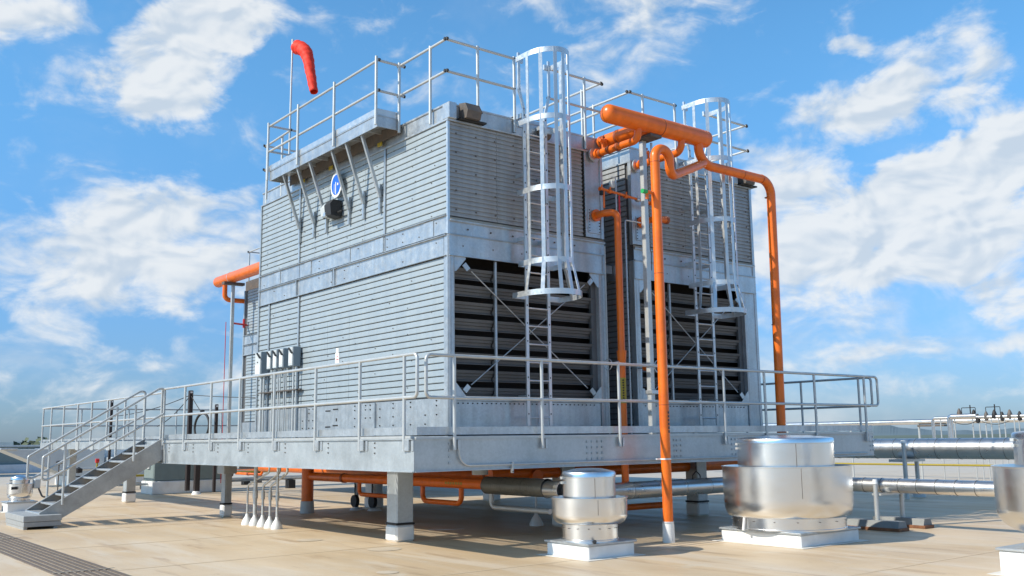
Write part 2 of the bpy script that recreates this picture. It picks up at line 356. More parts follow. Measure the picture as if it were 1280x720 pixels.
# ------------------------------------------------------------ setting
g = MB(); g.add([(-140, -140, 0), (100, -140, 0), (100, 68, 0), (-140, 68, 0)], [(0, 1, 2, 3)])
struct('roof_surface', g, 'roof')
g = MB(); g.box(-140, 100, -140, 68, -14, -.02); struct('building_below', g, 'lightgrey')
g = MB(); g.add([(-12000, -12000, -14), (12000, -12000, -14), (12000, 12000, -14), (-12000, 12000, -14)], [(0, 1, 2, 3)])
struct('land', g, 'land')
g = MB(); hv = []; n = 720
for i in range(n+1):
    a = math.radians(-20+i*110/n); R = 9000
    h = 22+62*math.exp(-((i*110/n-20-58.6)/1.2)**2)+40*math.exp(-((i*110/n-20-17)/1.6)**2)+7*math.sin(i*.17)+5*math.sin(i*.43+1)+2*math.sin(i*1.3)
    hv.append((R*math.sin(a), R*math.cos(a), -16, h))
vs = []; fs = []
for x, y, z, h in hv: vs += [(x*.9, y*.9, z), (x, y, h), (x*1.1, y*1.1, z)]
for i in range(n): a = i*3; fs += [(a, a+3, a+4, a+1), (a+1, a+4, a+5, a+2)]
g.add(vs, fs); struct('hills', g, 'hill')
# dirt rings, membrane seams on the roof (thin raised laps)
g = MB()
for k in range(-4, 14):
    y = -6+k*3.05
    g.box(-20, 60, y, y+.05, .001, .0025)
o = struct('membrane_seam', g, mat('membrane_lap', (.62, .475, .31), .5, 0, .06, 2))
g = MB()
for (x, y, r) in ((6.9, 13.9, .20), (7.1, 12.0, .24), (5.9, 9.9, .13)):
    g.lathe([(0, .0085), (r*.7, .0085), (r, .005)], (x, y, 0), 28)
struct('roof_patch', g, mat('membrane_patch', (.62, .51, .38), .5, 0, .06, 4))

# far parapets and roof buildings on the left
t = thing('screen_wall', (4, 58, 0), 'long low grey green clad wall at the far left edge of the roof', 'wall')
for k in range(16):
    obj('wall_panel', MB().box(4+k*1.6, 5.59+k*1.6, 58, 58.2, .46, 1.38+(.0 if k else .0), .01), 'parapet', t)
obj('coping', MB().box(3.9, 29.7, 57.9, 58.3, 1.38, 1.48, .01), 'lightgrey', t)
obj('upstand', MB().box(3.9, 29.7, 57.8, 58.3, 0, .46, .01), 'parapetlow', t)
obj('sign_plate', MB().box(12.35, 12.65, 57.93, 57.99, 1.02, 1.3), 'whiteplastic', t)
t = thing('penthouse', (0, 52, 0), 'darker grey green rooftop building cut by the left edge of the photo', 'building')
obj('wall', MB().box(0, 9.35, 52, 56, .35, 2.05, .02), 'parapet', t)
obj('base', MB().box(.1, 9.2, 52.1, 55.9, 0, .35), 'motor', t)
obj('window', MB().box(8.4, 8.9, 51.95, 51.99, .55, 1.65), 'dark', t)
obj('roof_vent', MB().box(8.3, 8.7, 53, 53.6, 2.05, 2.25), 'parapet', t)
t = thing('parapet_wall', (30, 66, 0), 'low pale parapet along the far roof edge behind the towers', 'wall')
obj('wall', MB().box(30, 100, 66, 66.4, 0, .75, .02), 'parapetlow', t)
obj('coping', MB().box(30, 100, 65.9, 66.5, .75, .83, .01), 'lightgrey', t)
t = thing('parapet_wall', (98, 0, 0), 'low pale parapet along the far right roof edge', 'wall')
obj('wall', MB().box(98, 98.4, -60, 66, 0, .6, .02), 'parapetlow', t)
obj('coping', MB().box(97.9, 98.5, -60, 66, .6, .68, .01), 'lightgrey', t)
# far trees peeping over the wall
t = thing('far_tree', (19, 88, -14), 'olive tree crown just showing over the grey green wall', 'tree')
g = MB(); rr = random.Random(5)
for k in range(900):
    u = rr.uniform(-1, 1); a = rr.uniform(0, 2*pi); q = rr.uniform(.5, 1)
    p = V(19+3.8*q*math.cos(a)*math.sqrt(1-u*u), 88+2.5*q*math.sin(a), -2.0+4.1*q*u)
    d = V(rr.uniform(-1, 1), rr.uniform(-1, 1), rr.uniform(-1, 1)).normalized()*.35; e = d.orthogonal().normalized()*.3
    g.add([p-d, p+e, p+d, p-e], [(0, 1, 2, 3)])
obj('crown', g, 'shrub', t, fix=False)
obj('trunk', MB().tube([(19, 88, -14), (19.1, 88, -9), (19, 88.1, -3)], .4, 10, radii=[.5, .35, .15]), 'rust', t)

# ------------------------------------------------------------ towers
FX, FY = 7.77, 11.39
_cache = {}
def slat_mesh(axis, L, h, m_):
    key = (axis, round(L, 3), round(h, 3), m_)
    if key not in _cache:
        # lapped flat slat: slightly tipped face, folded lower lip
        pr = [(0, .006), (-.004, .0), (0, h*.08), (.004, h), (.026, h), (.026, 0), (.004, 0)]
        g = MB()
        pr = [(.004, 0), (0, .008), (.006, h-.004), (.028, h), (.028, 0)]
        if axis == 'y': g.extr(pr, 'y', 0, L)
        else: g.extr([(p[0], p[1]) for p in pr], 'x', 0, L)
        me = g.mesh('slat', M[m_]); fixn(me); _cache[key] = me
    return _cache[key]
def siding(parent, axis, plane, cuts, z0, z1, n, name='slat', m_='slat', gap=.0025):
    """rows of slats; axis 'y': wall facing -X at x=plane running in y. axis 'x': wall facing -Y at y=plane"""
    p = (z1-z0)/n; h = p-.0095
    for i in range(n):
        z = z0+i*p+.009
        for a, b in zip(cuts[:-1], cuts[1:]):
            me = slat_mesh(axis, b-a-gap*2, h, m_)
            inst(name, me, (plane, a+gap, z) if axis == 'y' else (a+gap, plane, z), parent)
def channel_y(g, x, y0, y1, z0, z1, fl=.035, th=.008):   # web on x, flanges towards -X
    g.box(x, x+th, y0, y1, z0+th, z1-th); g.box(x-fl, x+th, y0, y1, z0, z0+th); g.box(x-fl, x+th, y0, y1, z1-th, z1)
def channel_x(g, y, x0, x1, z0, z1, fl=.035, th=.008):
    g.box(x0, x1, y, y+th, z0+th, z1-th); g.box(x0, x1, y-fl, y+th, z0, z0+th); g.box(x0, x1, y-fl, y+th, z1-th, z1)
def boltset(pts, ax, parent, m_='motor', r=.011):
    g = MB()
    for p in pts:
        c = V(p)
        if ax == 'y': g.box(c.x-r, c.x+r, c.y-.012, c.y, c.z-r, c.z+r)
        else: g.box(c.x-.012, c.x, c.y-r, c.y+r, c.z-r, c.z+r)
    o = obj('bolts', g, m_, parent, fix=False); o['kind'] = 'stuff'; return o
ZB, ZBAS, ZOP, ZC1, ZC2, ZT, ZF = 1.56, 2.07, 4.13, 4.45, 4.70, 6.16, 6.42

def front_face(t, X0, X1, ox0, ox1, up0, up1, fp0, fp1, seed):
    """face on y=FY: opening ox0..ox1, corrugated up0..up1, flat riveted panel fp0..fp1"""
    rd = random.Random(seed)
    obj('corner_post', MB().extr([(X0, FY), (X0+.025, FY-.012), (X0+.05, FY), (X0+.075, FY-.012), (ox0, FY), (ox0, FY+.12), (X0, FY+.12)], 'z', ZB, ZC1), 'galv', t)
    obj('corner_post', MB().extr([(ox1, FY), (ox1+.03, FY-.012), (ox1+.06, FY), (X1-.03, FY), (X1, FY-.01), (X1, FY+.12), (ox1, FY+.12)], 'z', ZB, ZC1), 'galv', t)
    # basin panel
    mid = (ox0+ox1)/2+.12
    for a, b in ((ox0, mid), (mid, ox1)):
        obj('basin_panel', MB().box(a+.004, b-.004, FY+.02, FY+.05, ZB, ZBAS-.03, .004), 'galv', t)
    g = MB(); g.box(ox0, ox1, FY-.01, FY+.09, ZBAS-.03, ZBAS, .004); obj('sill', g, 'galv', t)
    boltset([(ox0+.07+k*.085, FY+.02, ZBAS-.065) for k in range(int((ox1-ox0-.1)/.085))], 'y', t, 'dark', .008)
    # two channels above the opening
    g = MB(); channel_x(g, FY-.016, X0+.004, X1-.004, ZOP, ZC1-.004, .02); obj('lower_channel', g, 'galv', t)
    g = MB(); channel_x(g, FY+.005, X0+.02, X1, ZC1+.004, ZC2-.05, .025); g.box(X0+.02, X1, FY-.03, FY+.02, ZC2-.05, ZC2-.035); obj('upper_channel', g, 'galv', t)
    obj('ledge', MB().extr([(FY-.03, ZC2-.034), (FY+.03, ZC2+.02), (FY+.06, ZC2+.02), (FY+.06, ZC2-.034)], 'x', X0+.03, X1), 'clay', t)
    boltset([(X0+.35+k*.42, FY-.0, ZC1+.10) for k in range(int((X1-X0-.4)/.42))]+[(X0+.25+k*.55, FY-.005, ZOP+.16) for k in range(int((X1-X0-.4)/.55))], 'y', t)
    # stiffeners on the lower channel
    # upper corrugated sheet
    pr = []; z = ZC2+.03; p = .066
    while z < ZT-.01:
        pr += [(FY+.012, z), (FY+.012, z+p*.48), (FY+.028, z+p*.58), (FY+.028, z+p*.9)]; z += p
    pr.append((FY+.012, ZT))
    k = 0
    n = 3; w = (up1-up0)/n
    for i in range(n):
        obj('corrugated_sheet', MB().sheet(pr, 'x', up0+i*w, up0+(i+1)*w-.006), 'corr', t, fix=False)
    boltset([(up0+.12+i*.36, FY+.012, ZC2+.13+j*.29) for i in range(int((up1-up0)/.36)+1) for j in range(5) if up0+.12+i*.36 < up1-.04], 'y', t)
    g = MB(); zz = ZC2+.03
    ex = up1 if fp0 > up0 else up0-.04
    while zz < ZT-.03: g.box(ex+.0, ex+.035, FY+.0, FY+.04, zz, zz+.045); zz += .066
    obj('edge_gasket', g, 'dark', t)
    # flat panel
    obj('flat_panel', MB().box(fp0, fp1-.07 if fp0 > up0 else fp1, FY+.0, FY+.03, ZC2+.03, ZT, .004), 'galv', t)
    obj('panel_frame', MB().box(fp1-.07, fp1-.012, FY-.02, FY+.06, ZC2+.02, ZT, .004) if fp0 > up0 else MB().box(fp0-.05, fp0-.004, FY-.02, FY+.06, ZC2+.02, ZT, .004), 'galv', t)
    a0, a1 = fp0+.05, fp1-.09 if fp0 > up0 else fp1-.05
    obj('access_plate', MB().box(a0, a1, FY-.014, FY-.002, ZC2+.10, ZC2+.52, .003), 'galv', t)
    boltset([(a0+.02, FY-.014, ZC2+.13+k*.05) for k in range(8)]+[(a1-.02, FY-.014, ZC2+.13+k*.05) for k in range(8)], 'y', t, 'dark', .006)
    # louvre blades with a mullion
    mu = ox0+.77
    for i in range(8):
        zt = 3.975-i*.2495
        for a, b in ((ox0+.02, mu-.015), (mu+.015, ox1-.07)):
            y0 = FY+.07
            pr = [(y0, zt), (y0+.012, zt-.035), (y0+.035, zt-.041), (y0+.045, zt-.078), (y0+.07, zt-.084), (y0+.08, zt-.125), (y0+.06, zt-.14), (y0+.062, zt-.152), (y0+.11, zt-.145), (y0+.12, zt-.08), (y0+.04, zt+.004), (y0-.004, zt+.008)]
            obj('louvre_blade', MB().extr(pr, 'x', a, b), 'louver', t)
    obj('mullion', MB().box(mu-.018, mu+.018, FY+.02, FY+.06, ZBAS, ZOP, .003), 'galv', t)
    obj('side_bracket', MB().bar((ox1-.05, FY+.10, ZBAS), (ox1-.05, FY+.10, ZOP), .05, .12), 'louver', t)
    # X brace and gussets
    for (x, z, sx, sz) in ((ox0, ZOP, 1, -1), (ox1, ZOP, -1, -1), (ox0, ZBAS, 1, 1), (ox1, ZBAS, -1, 1)):
        obj('gusset_plate', MB().extr([(x, z), (x+sx*.20, z), (x+sx*.20, z+sz*.03), (x+sx*.03, z+sz*.22), (x, z+sz*.22)], 'y', FY-.004, FY+.006), 'galv', t)
        obj('brace_clip', MB().extr([(x+sx*.13, z+sz*.13), (x+sx*.19, z+sz*.08), (x+sx*.27, z+sz*.16), (x+sx*.21, z+sz*.21)], 'y', FY-.02, FY-.008), 'galv', t)
    obj('brace_rod', MB().tube([(ox0+.3, FY+.0, ZOP-.2), (ox1-.3, FY+.0, ZBAS+.2)], .009, 8), 'galv', t)
    obj('brace_rod', MB().tube([(ox0+.3, FY+.015, ZBAS+.2), (ox1-.3, FY+.015, ZOP-.2)], .009, 8), 'galv', t)

def roof_top(t, X0, X1, Y0, Y1):
    obj('roof_lip', MB().box(X0-.02, X1+.02, Y0-.02, Y0+.05, ZT, ZT+.03, .004).box(X0-.02, X0+.05, Y0+.05, Y1+.02, ZT, ZT+.03, .004), 'galv', t)
    obj('fascia', MB().box(X0+.02, X1-.02, Y0+.03, Y0+.05, ZT+.03, ZF-.0).box(X0+.02, X0+.04, Y0+.05, Y1, ZT+.03, ZF).box(X1-.04, X1-.02, Y0+.05, Y1, ZT+.03, ZF), 'galv', t)
    obj('roof_deck', MB().box(X0, X1, Y0+.02, Y1, ZF, ZF+.03, .004), 'galv', t)

def body(t, X0, X1, Y0, Y1):
    g = MB()
    g.box(X0+.03, X0+.08, Y0+.03, Y1-.02, ZB, ZT)          # backing of the left wall
    g.box(X1-.08, X1-.03, Y0+.03, Y1-.02, ZB, ZT)
    g.box(X0+.08, X1-.08, Y1-.08, Y1-.03, ZB, ZT)
    g.box(X0+.08, X1-.08, Y0+.06, Y0+.1, ZOP+.02, ZT)
    g.box(X0+.08, X1-.08, Y0+.06, Y0+.1, ZB, ZBAS-.04)
    g.box(X0+.08, X1-.08, Y0+.1, Y1-.08, ZT-.03, ZT)
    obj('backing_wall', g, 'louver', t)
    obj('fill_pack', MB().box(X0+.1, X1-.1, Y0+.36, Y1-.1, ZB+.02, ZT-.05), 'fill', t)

# tower 1 (front left)
T1 = thing('cooling_tower', (FX, FY, 1.54), 'large galvanised cooling tower on the left with the sunlit ribbed wall and roof platform', 'cooling tower', 'galvanised cooling towers on the steel deck')
Y1E = 18.03
body(T1, FX, 10.90, FY, Y1E)
front_face(T1, FX, 10.88, 7.875, 10.73, FX+.03, 10.44, 10.48, 10.88, 1)
roof_top(T1, FX, 10.9, FY, Y1E)
# left wall: upper bays
siding(T1, 'y', FX, (FY+.04, 13.15), 4.75, ZT, 15)
siding(T1, 'y', FX, (13.21, 13.84, 14.34, 15.17, 15.65, 16.23), 4.75, ZT, 15)
siding(T1, 'y', FX, (16.29, Y1E-.05), 4.75, ZT, 15)
siding(T1, 'y', FX, (FY+.11, 14.33, 15.11, 16.19), 2.10, 3.543, 15)
siding(T1, 'y', FX, (FY+.11, 16.19), 3.543, 4.12, 6)
siding(T1, 'y', FX, (16.27, 17.48), 2.10, 4.12, 21)
siding(T1, 'y', FX, (17.55, Y1E-.05), 2.10, 4.12, 21)
for y, z0, z1 in ((13.18, 4.75, ZT), (16.26, 4.75, ZT), (16.23, ZB, 4.12), (17.515, ZB, 4.12), (Y1E-.02, ZB, ZT)):
    obj('seam_strip', MB().box(FX-.022, FX+.03, y-.022, y+.022, z0, z1, .004), 'galv', T1)
obj('corner_strip', MB().box(FX-.012, FX+.03, FY-.004, FY+.035, ZC1+.0, ZT, .004), 'alu', T1)
obj('corner_strip', MB().box(FX-.01, FX+.03, FY+.006, FY+.1, ZB, ZC1-.01, .004), 'galv', T1)
for a, b in ((FY+.03, 14.95), (14.97, Y1E)):
    g = MB(); channel_y(g, FX, a, b, 4.13, 4.44, .04, .009); obj('lower_channel', g, 'galv', T1)
for a, b in ((FY+.03, 13.17), (13.19, 16.25), (16.27, Y1E)):
    g = MB(); channel_y(g, FX, a, b, 4.455, 4.735, .035, .009); obj('upper_channel', g, 'galv', T1)
for y in (11.9, 13.35, 14.45, 15.9, 17.2):
    obj('splice_plate', MB().box(FX-.012, FX-.001, y-.13, y+.13, 4.475, 4.71, .003), 'galv', T1)
for y in (14.86, 16.33):
    obj('stiffener', MB().box(FX-.034, FX-.001, y-.012, y+.012, 4.14, 4.43), 'galv', T1)
pts = [(FX, y, z) for y in [11.7+.47*k for k in range(14)] for z in (4.22, 4.36, 4.53, 4.66) if random.random() < .3]
boltset(pts, 'x', T1, 'motor', .007)
rd = random.Random(11)
pts = []
for k in range(12):
    y = FY+.35+k*.54
    for i in range(11):
        if i % 2 == k % 2 and rd.random() < .7: pts.append((FX+.002, y+rd.choice((0, .09)), 4.75+i*.094*1.36+.035))
    for i in range(15):
        if i % 3 == k % 3 and rd.random() < .8: pts.append((FX+.002, y+.1+rd.choice((0, .11)), 2.10+i*.0962*1.4+.035))
boltset(pts, 'x', T1, 'motor', .006)
# basin band on the left wall
cuts = (FY+.11, 13.45, 15.85, 16.2, 17.5, Y1E-.04)
for a, b in zip(cuts[:-1], cuts[1:]):
    obj('basin_panel', MB().box(FX+.002, FX+.03, a+.004, b-.004, ZB, 2.085, .004), 'galv', T1)
for y in (13.45, 15.85):
    obj('stiffener', MB().box(FX-.03, FX+.01, y-.03, y+.03, ZB, 2.08, .004), 'galv', T1)
boltset([(FX+.002, y, z) for y in (11.7, 12.0, 12.4, 12.9, 13.3, 13.6, 13.75, 14.1, 15.6, 15.75, 16.0) for z in (1.72, 1.85, 1.98, 2.05) if rd.random() < .8], 'x', T1, 'dark', .009)
g = MB()
for y, z, w in ((15.03, 2.0, .19), (14.76, 2.02, .19), (15.03, 1.73, .19), (14.76, 1.75, .19)): g.box(FX-.006, FX+.004, y-w/2+.02, y+w/2, z-.01, z+.01)
g.box(FX-.006, FX+.004, 14.72, 14.745, 1.82, 1.87)
obj('slot_holes', g, 'dark', T1)
obj('drain_hole', MB().lathe([(0, -.008), (.028, -.008), (.034, 0)], (FX+.001, 15.08, 1.645), 16, 'x'), 'dark', T1)
obj('sticker', MB().box(FX-.004, FX+.0, 14.66, 14.80, 2.74, 2.97), 'whiteplastic', T1)
obj('sticker', MB().box(FX-.0045, FX-.001, 14.685, 14.775, 2.975, 3.05), 'whiteplastic', T1)
obj('sticker_print', MB().box(FX-.007, FX-.005, 14.68, 14.76, 2.85, 2.862).box(FX-.007, FX-.005, 14.69, 14.75, 2.90, 2.91), 'redpaint', T1)
# yellow clips along the fascia under the platform
for y in (13.3, 15.0, 16.1): obj('spring_clip', MB().box(FX-.05, FX-.03, y-.07, y+.07, ZT+.07, ZT+.14, .006), 'yellow', T1)
# right wall
g = MB(); z = 1.6
while z < ZT-.1: g.box(10.885, 10.905, FY+.14, Y1E-.02, z, z+.115); z += .133
obj('right_siding', g, 'corr', T1)

# tower 2
T2 = thing('cooling_tower', (11.55, FY, 1.54), 'second cooling tower to the right, behind the orange risers and the right-hand ladder', 'cooling tower', 'galvanised cooling towers on the steel deck')
body(T2, 11.55, 14.77, FY, Y1E)
front_face(T2, 11.55, 14.77, 11.67, 14.42, 11.98, 14.73, 11.58, 11.94, 2)
roof_top(T2, 11.55, 14.77, FY, Y1E)
for a, b in ((FY+.14, 14.5), (14.5, Y1E-.02)):
    siding(T2, 'y', 11.545, (a, b), 1.70, ZT, 48, m_='corr')
g = MB(); channel_y(g, 11.545, FY+.15, Y1E, 4.16, 4.42, .03); obj('side_channel', g, 'galv', T2)
obj('corner_strip', MB().box(14.72, 14.785, FY-.012, FY+.06, ZB, ZT, .004), 'galv', T2)
g = MB(); z = 1.6
while z < ZT-.1: g.box(14.765, 14.785, FY+.14, Y1E-.02, z, z+.115); z += .133
obj('right_siding', g, 'corr', T2)
obj('stamped_mark', MB().box(12.42, 12.425, FY-.004, FY+.002, 4.2, 4.32).box(12.56, 12.565, FY-.004, FY+.002, 4.2, 4.32).box(12.42, 12.565, FY-.004, FY+.002, 4.26, 4.265).box(12.42, 12.565, FY-.004, FY+.002, 4.315, 4.32).box(12.42, 12.565, FY-.004, FY+.002, 4.2, 4.205), 'motor', T2)
# beams bridging the gap
t = thing('gap_bridging', (10.93, 12.4, 5.7), 'pale steel members spanning the dark gap between the two front towers', 'beam')
obj('beam', MB().box(10.93, 11.53, 12.9, 12.96, 6.05, 6.13).box(10.93, 11.53, 12.9, 12.94, 5.93, 5.98), 'alu', t)
obj('hanger', MB().box(11.2, 11.24, 12.88, 12.96, 5.98, 6.05), 'dark', t)
obj('cross_tie', MB().box(10.93, 11.53, FY+.5, FY+.56, 4.28, 4.42), 'galv', t)

# tower 3 (behind, far left)
T3 = thing('cooling_tower', (11.93, 22.1, 1.54), 'cooling tower standing behind the others, only a narrow strip showing at the far left', 'cooling tower', 'galvanised cooling towers on the steel deck')
Y3 = 28.8; X3 = 11.93
obj('wall', MB().box(X3+.03, X3+6.5, 22.1, Y3, ZB, ZT), 'louver', T3)
siding(T3, 'y', X3, (25.0, 28.55), 4.78, ZT, 15); siding(T3, 'y', X3, (25.0, 28.55), 2.1, 4.12, 21)
g = MB(); channel_y(g, X3, 22.1, Y3, 4.13, 4.44, .04, .009); obj('lower_channel', g, 'galv', T3)
g = MB(); channel_y(g, X3, 22.1, Y3, 4.46, 4.75, .04, .009); obj('upper_channel', g, 'galv', T3)
obj('basin_panel', MB().box(X3, X3+.03, 22.1, Y3, ZB, 2.08), 'galv', T3)
obj('corner_strip', MB().box(X3-.02, X3+.05, Y3-.05, Y3+.02, ZB, ZT+.02), 'galv', T3)
obj('fascia', MB().box(X3+.02, X3+6.5, 22.1, Y3, ZT, ZF+.05), 'motor', T3)  # dark colour paints in the shadow across the tower's top strip

# ------------------------------------------------------------ roof-top guardrails
RR = .021
def post(g, x, y, z0, z1, r=RR): g.tube([(x, y, z0), (x, y, z1)], r, 10)
ZR, ZM = 7.42, 6.92
def roof_rail(name_label, posts, runs, base):
    t = thing('guardrail', base, name_label, 'railing', 'guardrails on the tower roofs')
    for (x, y) in posts: obj('post', MB().tube([(x, y, ZT+.05), (x, y, ZR+.03)], .024, 12), 'rail', t)
    for pts in runs:
        for z, nm in ((ZR, 'top_rail'), (ZM, 'mid_rail')):
            obj(nm, MB().tube([(x, y, z) for x, y in pts], RR, 12), 'rail', t)
            g = MB()
            for x, y in (pts[0], pts[-1]): g.tube([(x-.012, y, z-.0), (x+.012, y, z)], .027, 8)
            obj('end_clamp', g, 'black', t)
    return t
rf = FY+.0
roof_rail('steel guardrail on the roof corner left of the caged ladder of the left tower', [(7.74, 11.82), (8.32, rf), (9.03, rf)], [[(7.74, 12.75), (7.74, 11.36)], [(7.72, rf), (9.03, rf)]], (7.74, rf, ZT))
roof_rail('steel guardrail on the roof between the left cage and the orange header', [(10.52, rf), (10.88, 11.85), (10.88, 13.6), (10.88, 15.6)], [[(9.72, rf), (10.93, rf)], [(10.88, 11.36), (10.88, 17.95)]], (10.9, rf, ZT))
roof_rail('steel guardrail along the back and far left edge of the left tower roof', [(7.8, 17.9), (9.3, 17.97), (7.8, 17.2)], [[(7.75, 16.7), (7.8, 18.0)], [(7.75, 17.95), (10.9, 17.95)]], (7.8, 17.9, ZT))
roof_rail('steel guardrail over the orange header on the right tower roof', [(11.9, rf), (12.72, rf), (11.57, 12.3), (11.57, 14.4), (11.57, 16.4)], [[(11.52, rf), (12.75, rf)], [(11.57, 11.36), (11.57, 17.95)]], (11.57, rf, ZT))
roof_rail('short steel guardrail at the far right corner of the right tower roof', [(14.72, 12.0), (14.72, 14.0), (13.62, rf)], [[(13.55, rf), (14.77, rf)], [(14.72, 11.36), (14.72, 17.95)]], (14.72, rf, ZT))
t = roof_rail('small guardrail above the orange pipe on the far left tower', [(12.0, 28.7)], [[(12.0, 24), (12.0, 28.8)], [(11.95, 28.7), (16, 28.7)]], (12, 28.7, ZT))

# roof side platform
P0, P1, PXo = 12.72, 16.72, 7.34
t = thing('service_platform', (PXo, P0, 6.35), 'galvanised service platform cantilevered on struts from the top of the sunlit wall', 'platform')
g = MB(); channel_y(g, PXo, P0, P1, 6.34, 6.52, .0, .012); g.box(PXo-.012, PXo+.03, P0, P1, 6.52, 6.535); obj('edge_channel', g, 'galv', t)
obj('end_channel', MB().box(PXo+.013, FX-.06, P0, P0+.012, 6.345, 6.52).box(PXo+.013, FX-.06, P0-.01, P0+.012, 6.52, 6.535), 'galv', t)
obj('end_channel', MB().box(PXo+.013, FX-.06, P1-.012, P1, 6.345, 6.52), 'galv', t)
obj('kick_plate', MB().box(PXo-.006, PXo+.006, P0, P1, 6.545, 6.64), 'alu', t)
obj('kick_plate', MB().box(PXo+.007, FX-.06, P0+.003, P0+.013, 6.545, 6.64), 'alu', t)
obj('floor_plate', MB().box(PXo+.013, FX-.03, P0+.013, P1-.013, 6.49, 6.52), 'galv', t)
for y in (13.28, 13.81, 14.31, 15.14, 15.62, 16.2):
    obj('strut', MB().bar((PXo+.05, y, 6.35), (FX-.045, y, 5.38), .045, .045), 'galv', t)
    obj('wall_bracket', MB().box(FX-.045, FX-.003, y+.005, y+.05, 5.12, 5.60, .004), 'galv', t)
    obj('cross_bearer', MB().box(PXo+.02, FX-.03, y-.02, y+.02, 6.43, 6.488), 'galv', t)
obj('dark_gap_strip', MB().box(FX-.028, FX-.02, P0+.02, P1-.02, 6.30, 6.52), 'motor', t)  # added dark strip, covers a sky slit and stands for underside shade
t = thing('guardrail', (PXo, P0, 6.4), 'steel guardrail with tall posts round the outer edge of the cantilevered platform', 'railing', 'guardrails on the tower roofs')
for y in (P0-.02, 14.1, 15.47, P1+.02):
    obj('post', MB().tube([(PXo-.035, y, 6.36), (PXo-.035, y, ZR+.06)], .024, 12), 'rail', t)
obj('post', MB().tube([(FX-.05, P0-.03, 6.3), (FX-.05, P0-.03, ZR+.04)], .024, 12), 'rail', t)
obj('post', MB().tube([(PXo-.03, P1+.05, 6.0), (PXo-.03, P1+.05, 6.4)], .02, 10), 'rail', t)
for z, nm in ((ZR, 'top_rail'), (ZM, 'mid_rail')):
    obj(nm, MB().tube([(PXo-.01, P0-.05, z), (PXo-.01, P1+.05, z)], RR, 12), 'rail', t)
    obj(nm, MB().tube([(PXo-.04, P0-.02, z), (FX+.05, P0-.02, z)], RR, 12), 'rail', t)
    obj(nm, MB().tube([(PXo-.04, P1, z), (FX+.1, P1, z)], RR, 12), 'rail', t)
    g = MB()
    for p in ((PXo-.0, P0-.05), (FX+.05, P0-.02)): g.tube([(p[0]-.012, p[1], z), (p[0]+.012, p[1], z)], .027, 8)
    obj('end_clamp', g, 'black', t)

# windsock
t = thing('windsock', (7.9, 17.05, ZF), 'drooping red fabric windsock on a thin pole above the left tower', 'windsock')
obj('pole', MB().tube([(7.9, 17.1, ZF-.2), (7.9, 17.06, 9.42)], .02, 10, radii=[.024, .018]), 'rail', t)
c = [(7.95, 16.97, 9.24), (8.00, 16.83, 9.17), (8.02, 16.71, 9.07), (8.03, 16.63, 8.93), (8.03, 16.56, 8.75), (8.03, 16.49, 8.55), (8.03, 16.41, 8.34), (8.03, 16.33, 8.13)]
rad = [.142, .138, .130, .116, .104, .096, .088, .076]
# more rings with creases
pts = []; rs = []
for i in range(len(c)-1):
    for k in range(5):
        q = k/5; pts.append(V(c[i]).lerp(V(c[i+1]), q)); rs.append((rad[i]*(1-q)+rad[i+1]*q)*(1+.05*math.sin((i*5+k)*1.9)))
pts.append(V(c[-1])); rs.append(rad[-1])
g = MB(); g.tube(pts, .1, 24, caps=False, radii=rs)
for i, p in enumerate(g.v):
    k = i % 24; f = 1+.05*math.sin(k*1.3+i*.03); ce = pts[i//24]; g.v[i] = (ce.x+(p[0]-ce.x)*f, ce.y+(p[1]-ce.y)*f*.95, p[2])
o = obj('sock', g, 'red', t, fix=False); md = o.modifiers.new('thickness', 'SOLIDIFY'); md.thickness = .004
obj('hoop', MB().tube([V(7.95, 16.97, 9.24)+(Vector((.79, .53, 0))*math.cos(a)+Vector((-.17, .25, .95))*math.sin(a))*.146 for a in [2*pi*k/28 for k in range(29)]], .007, 6), 'alu', t)

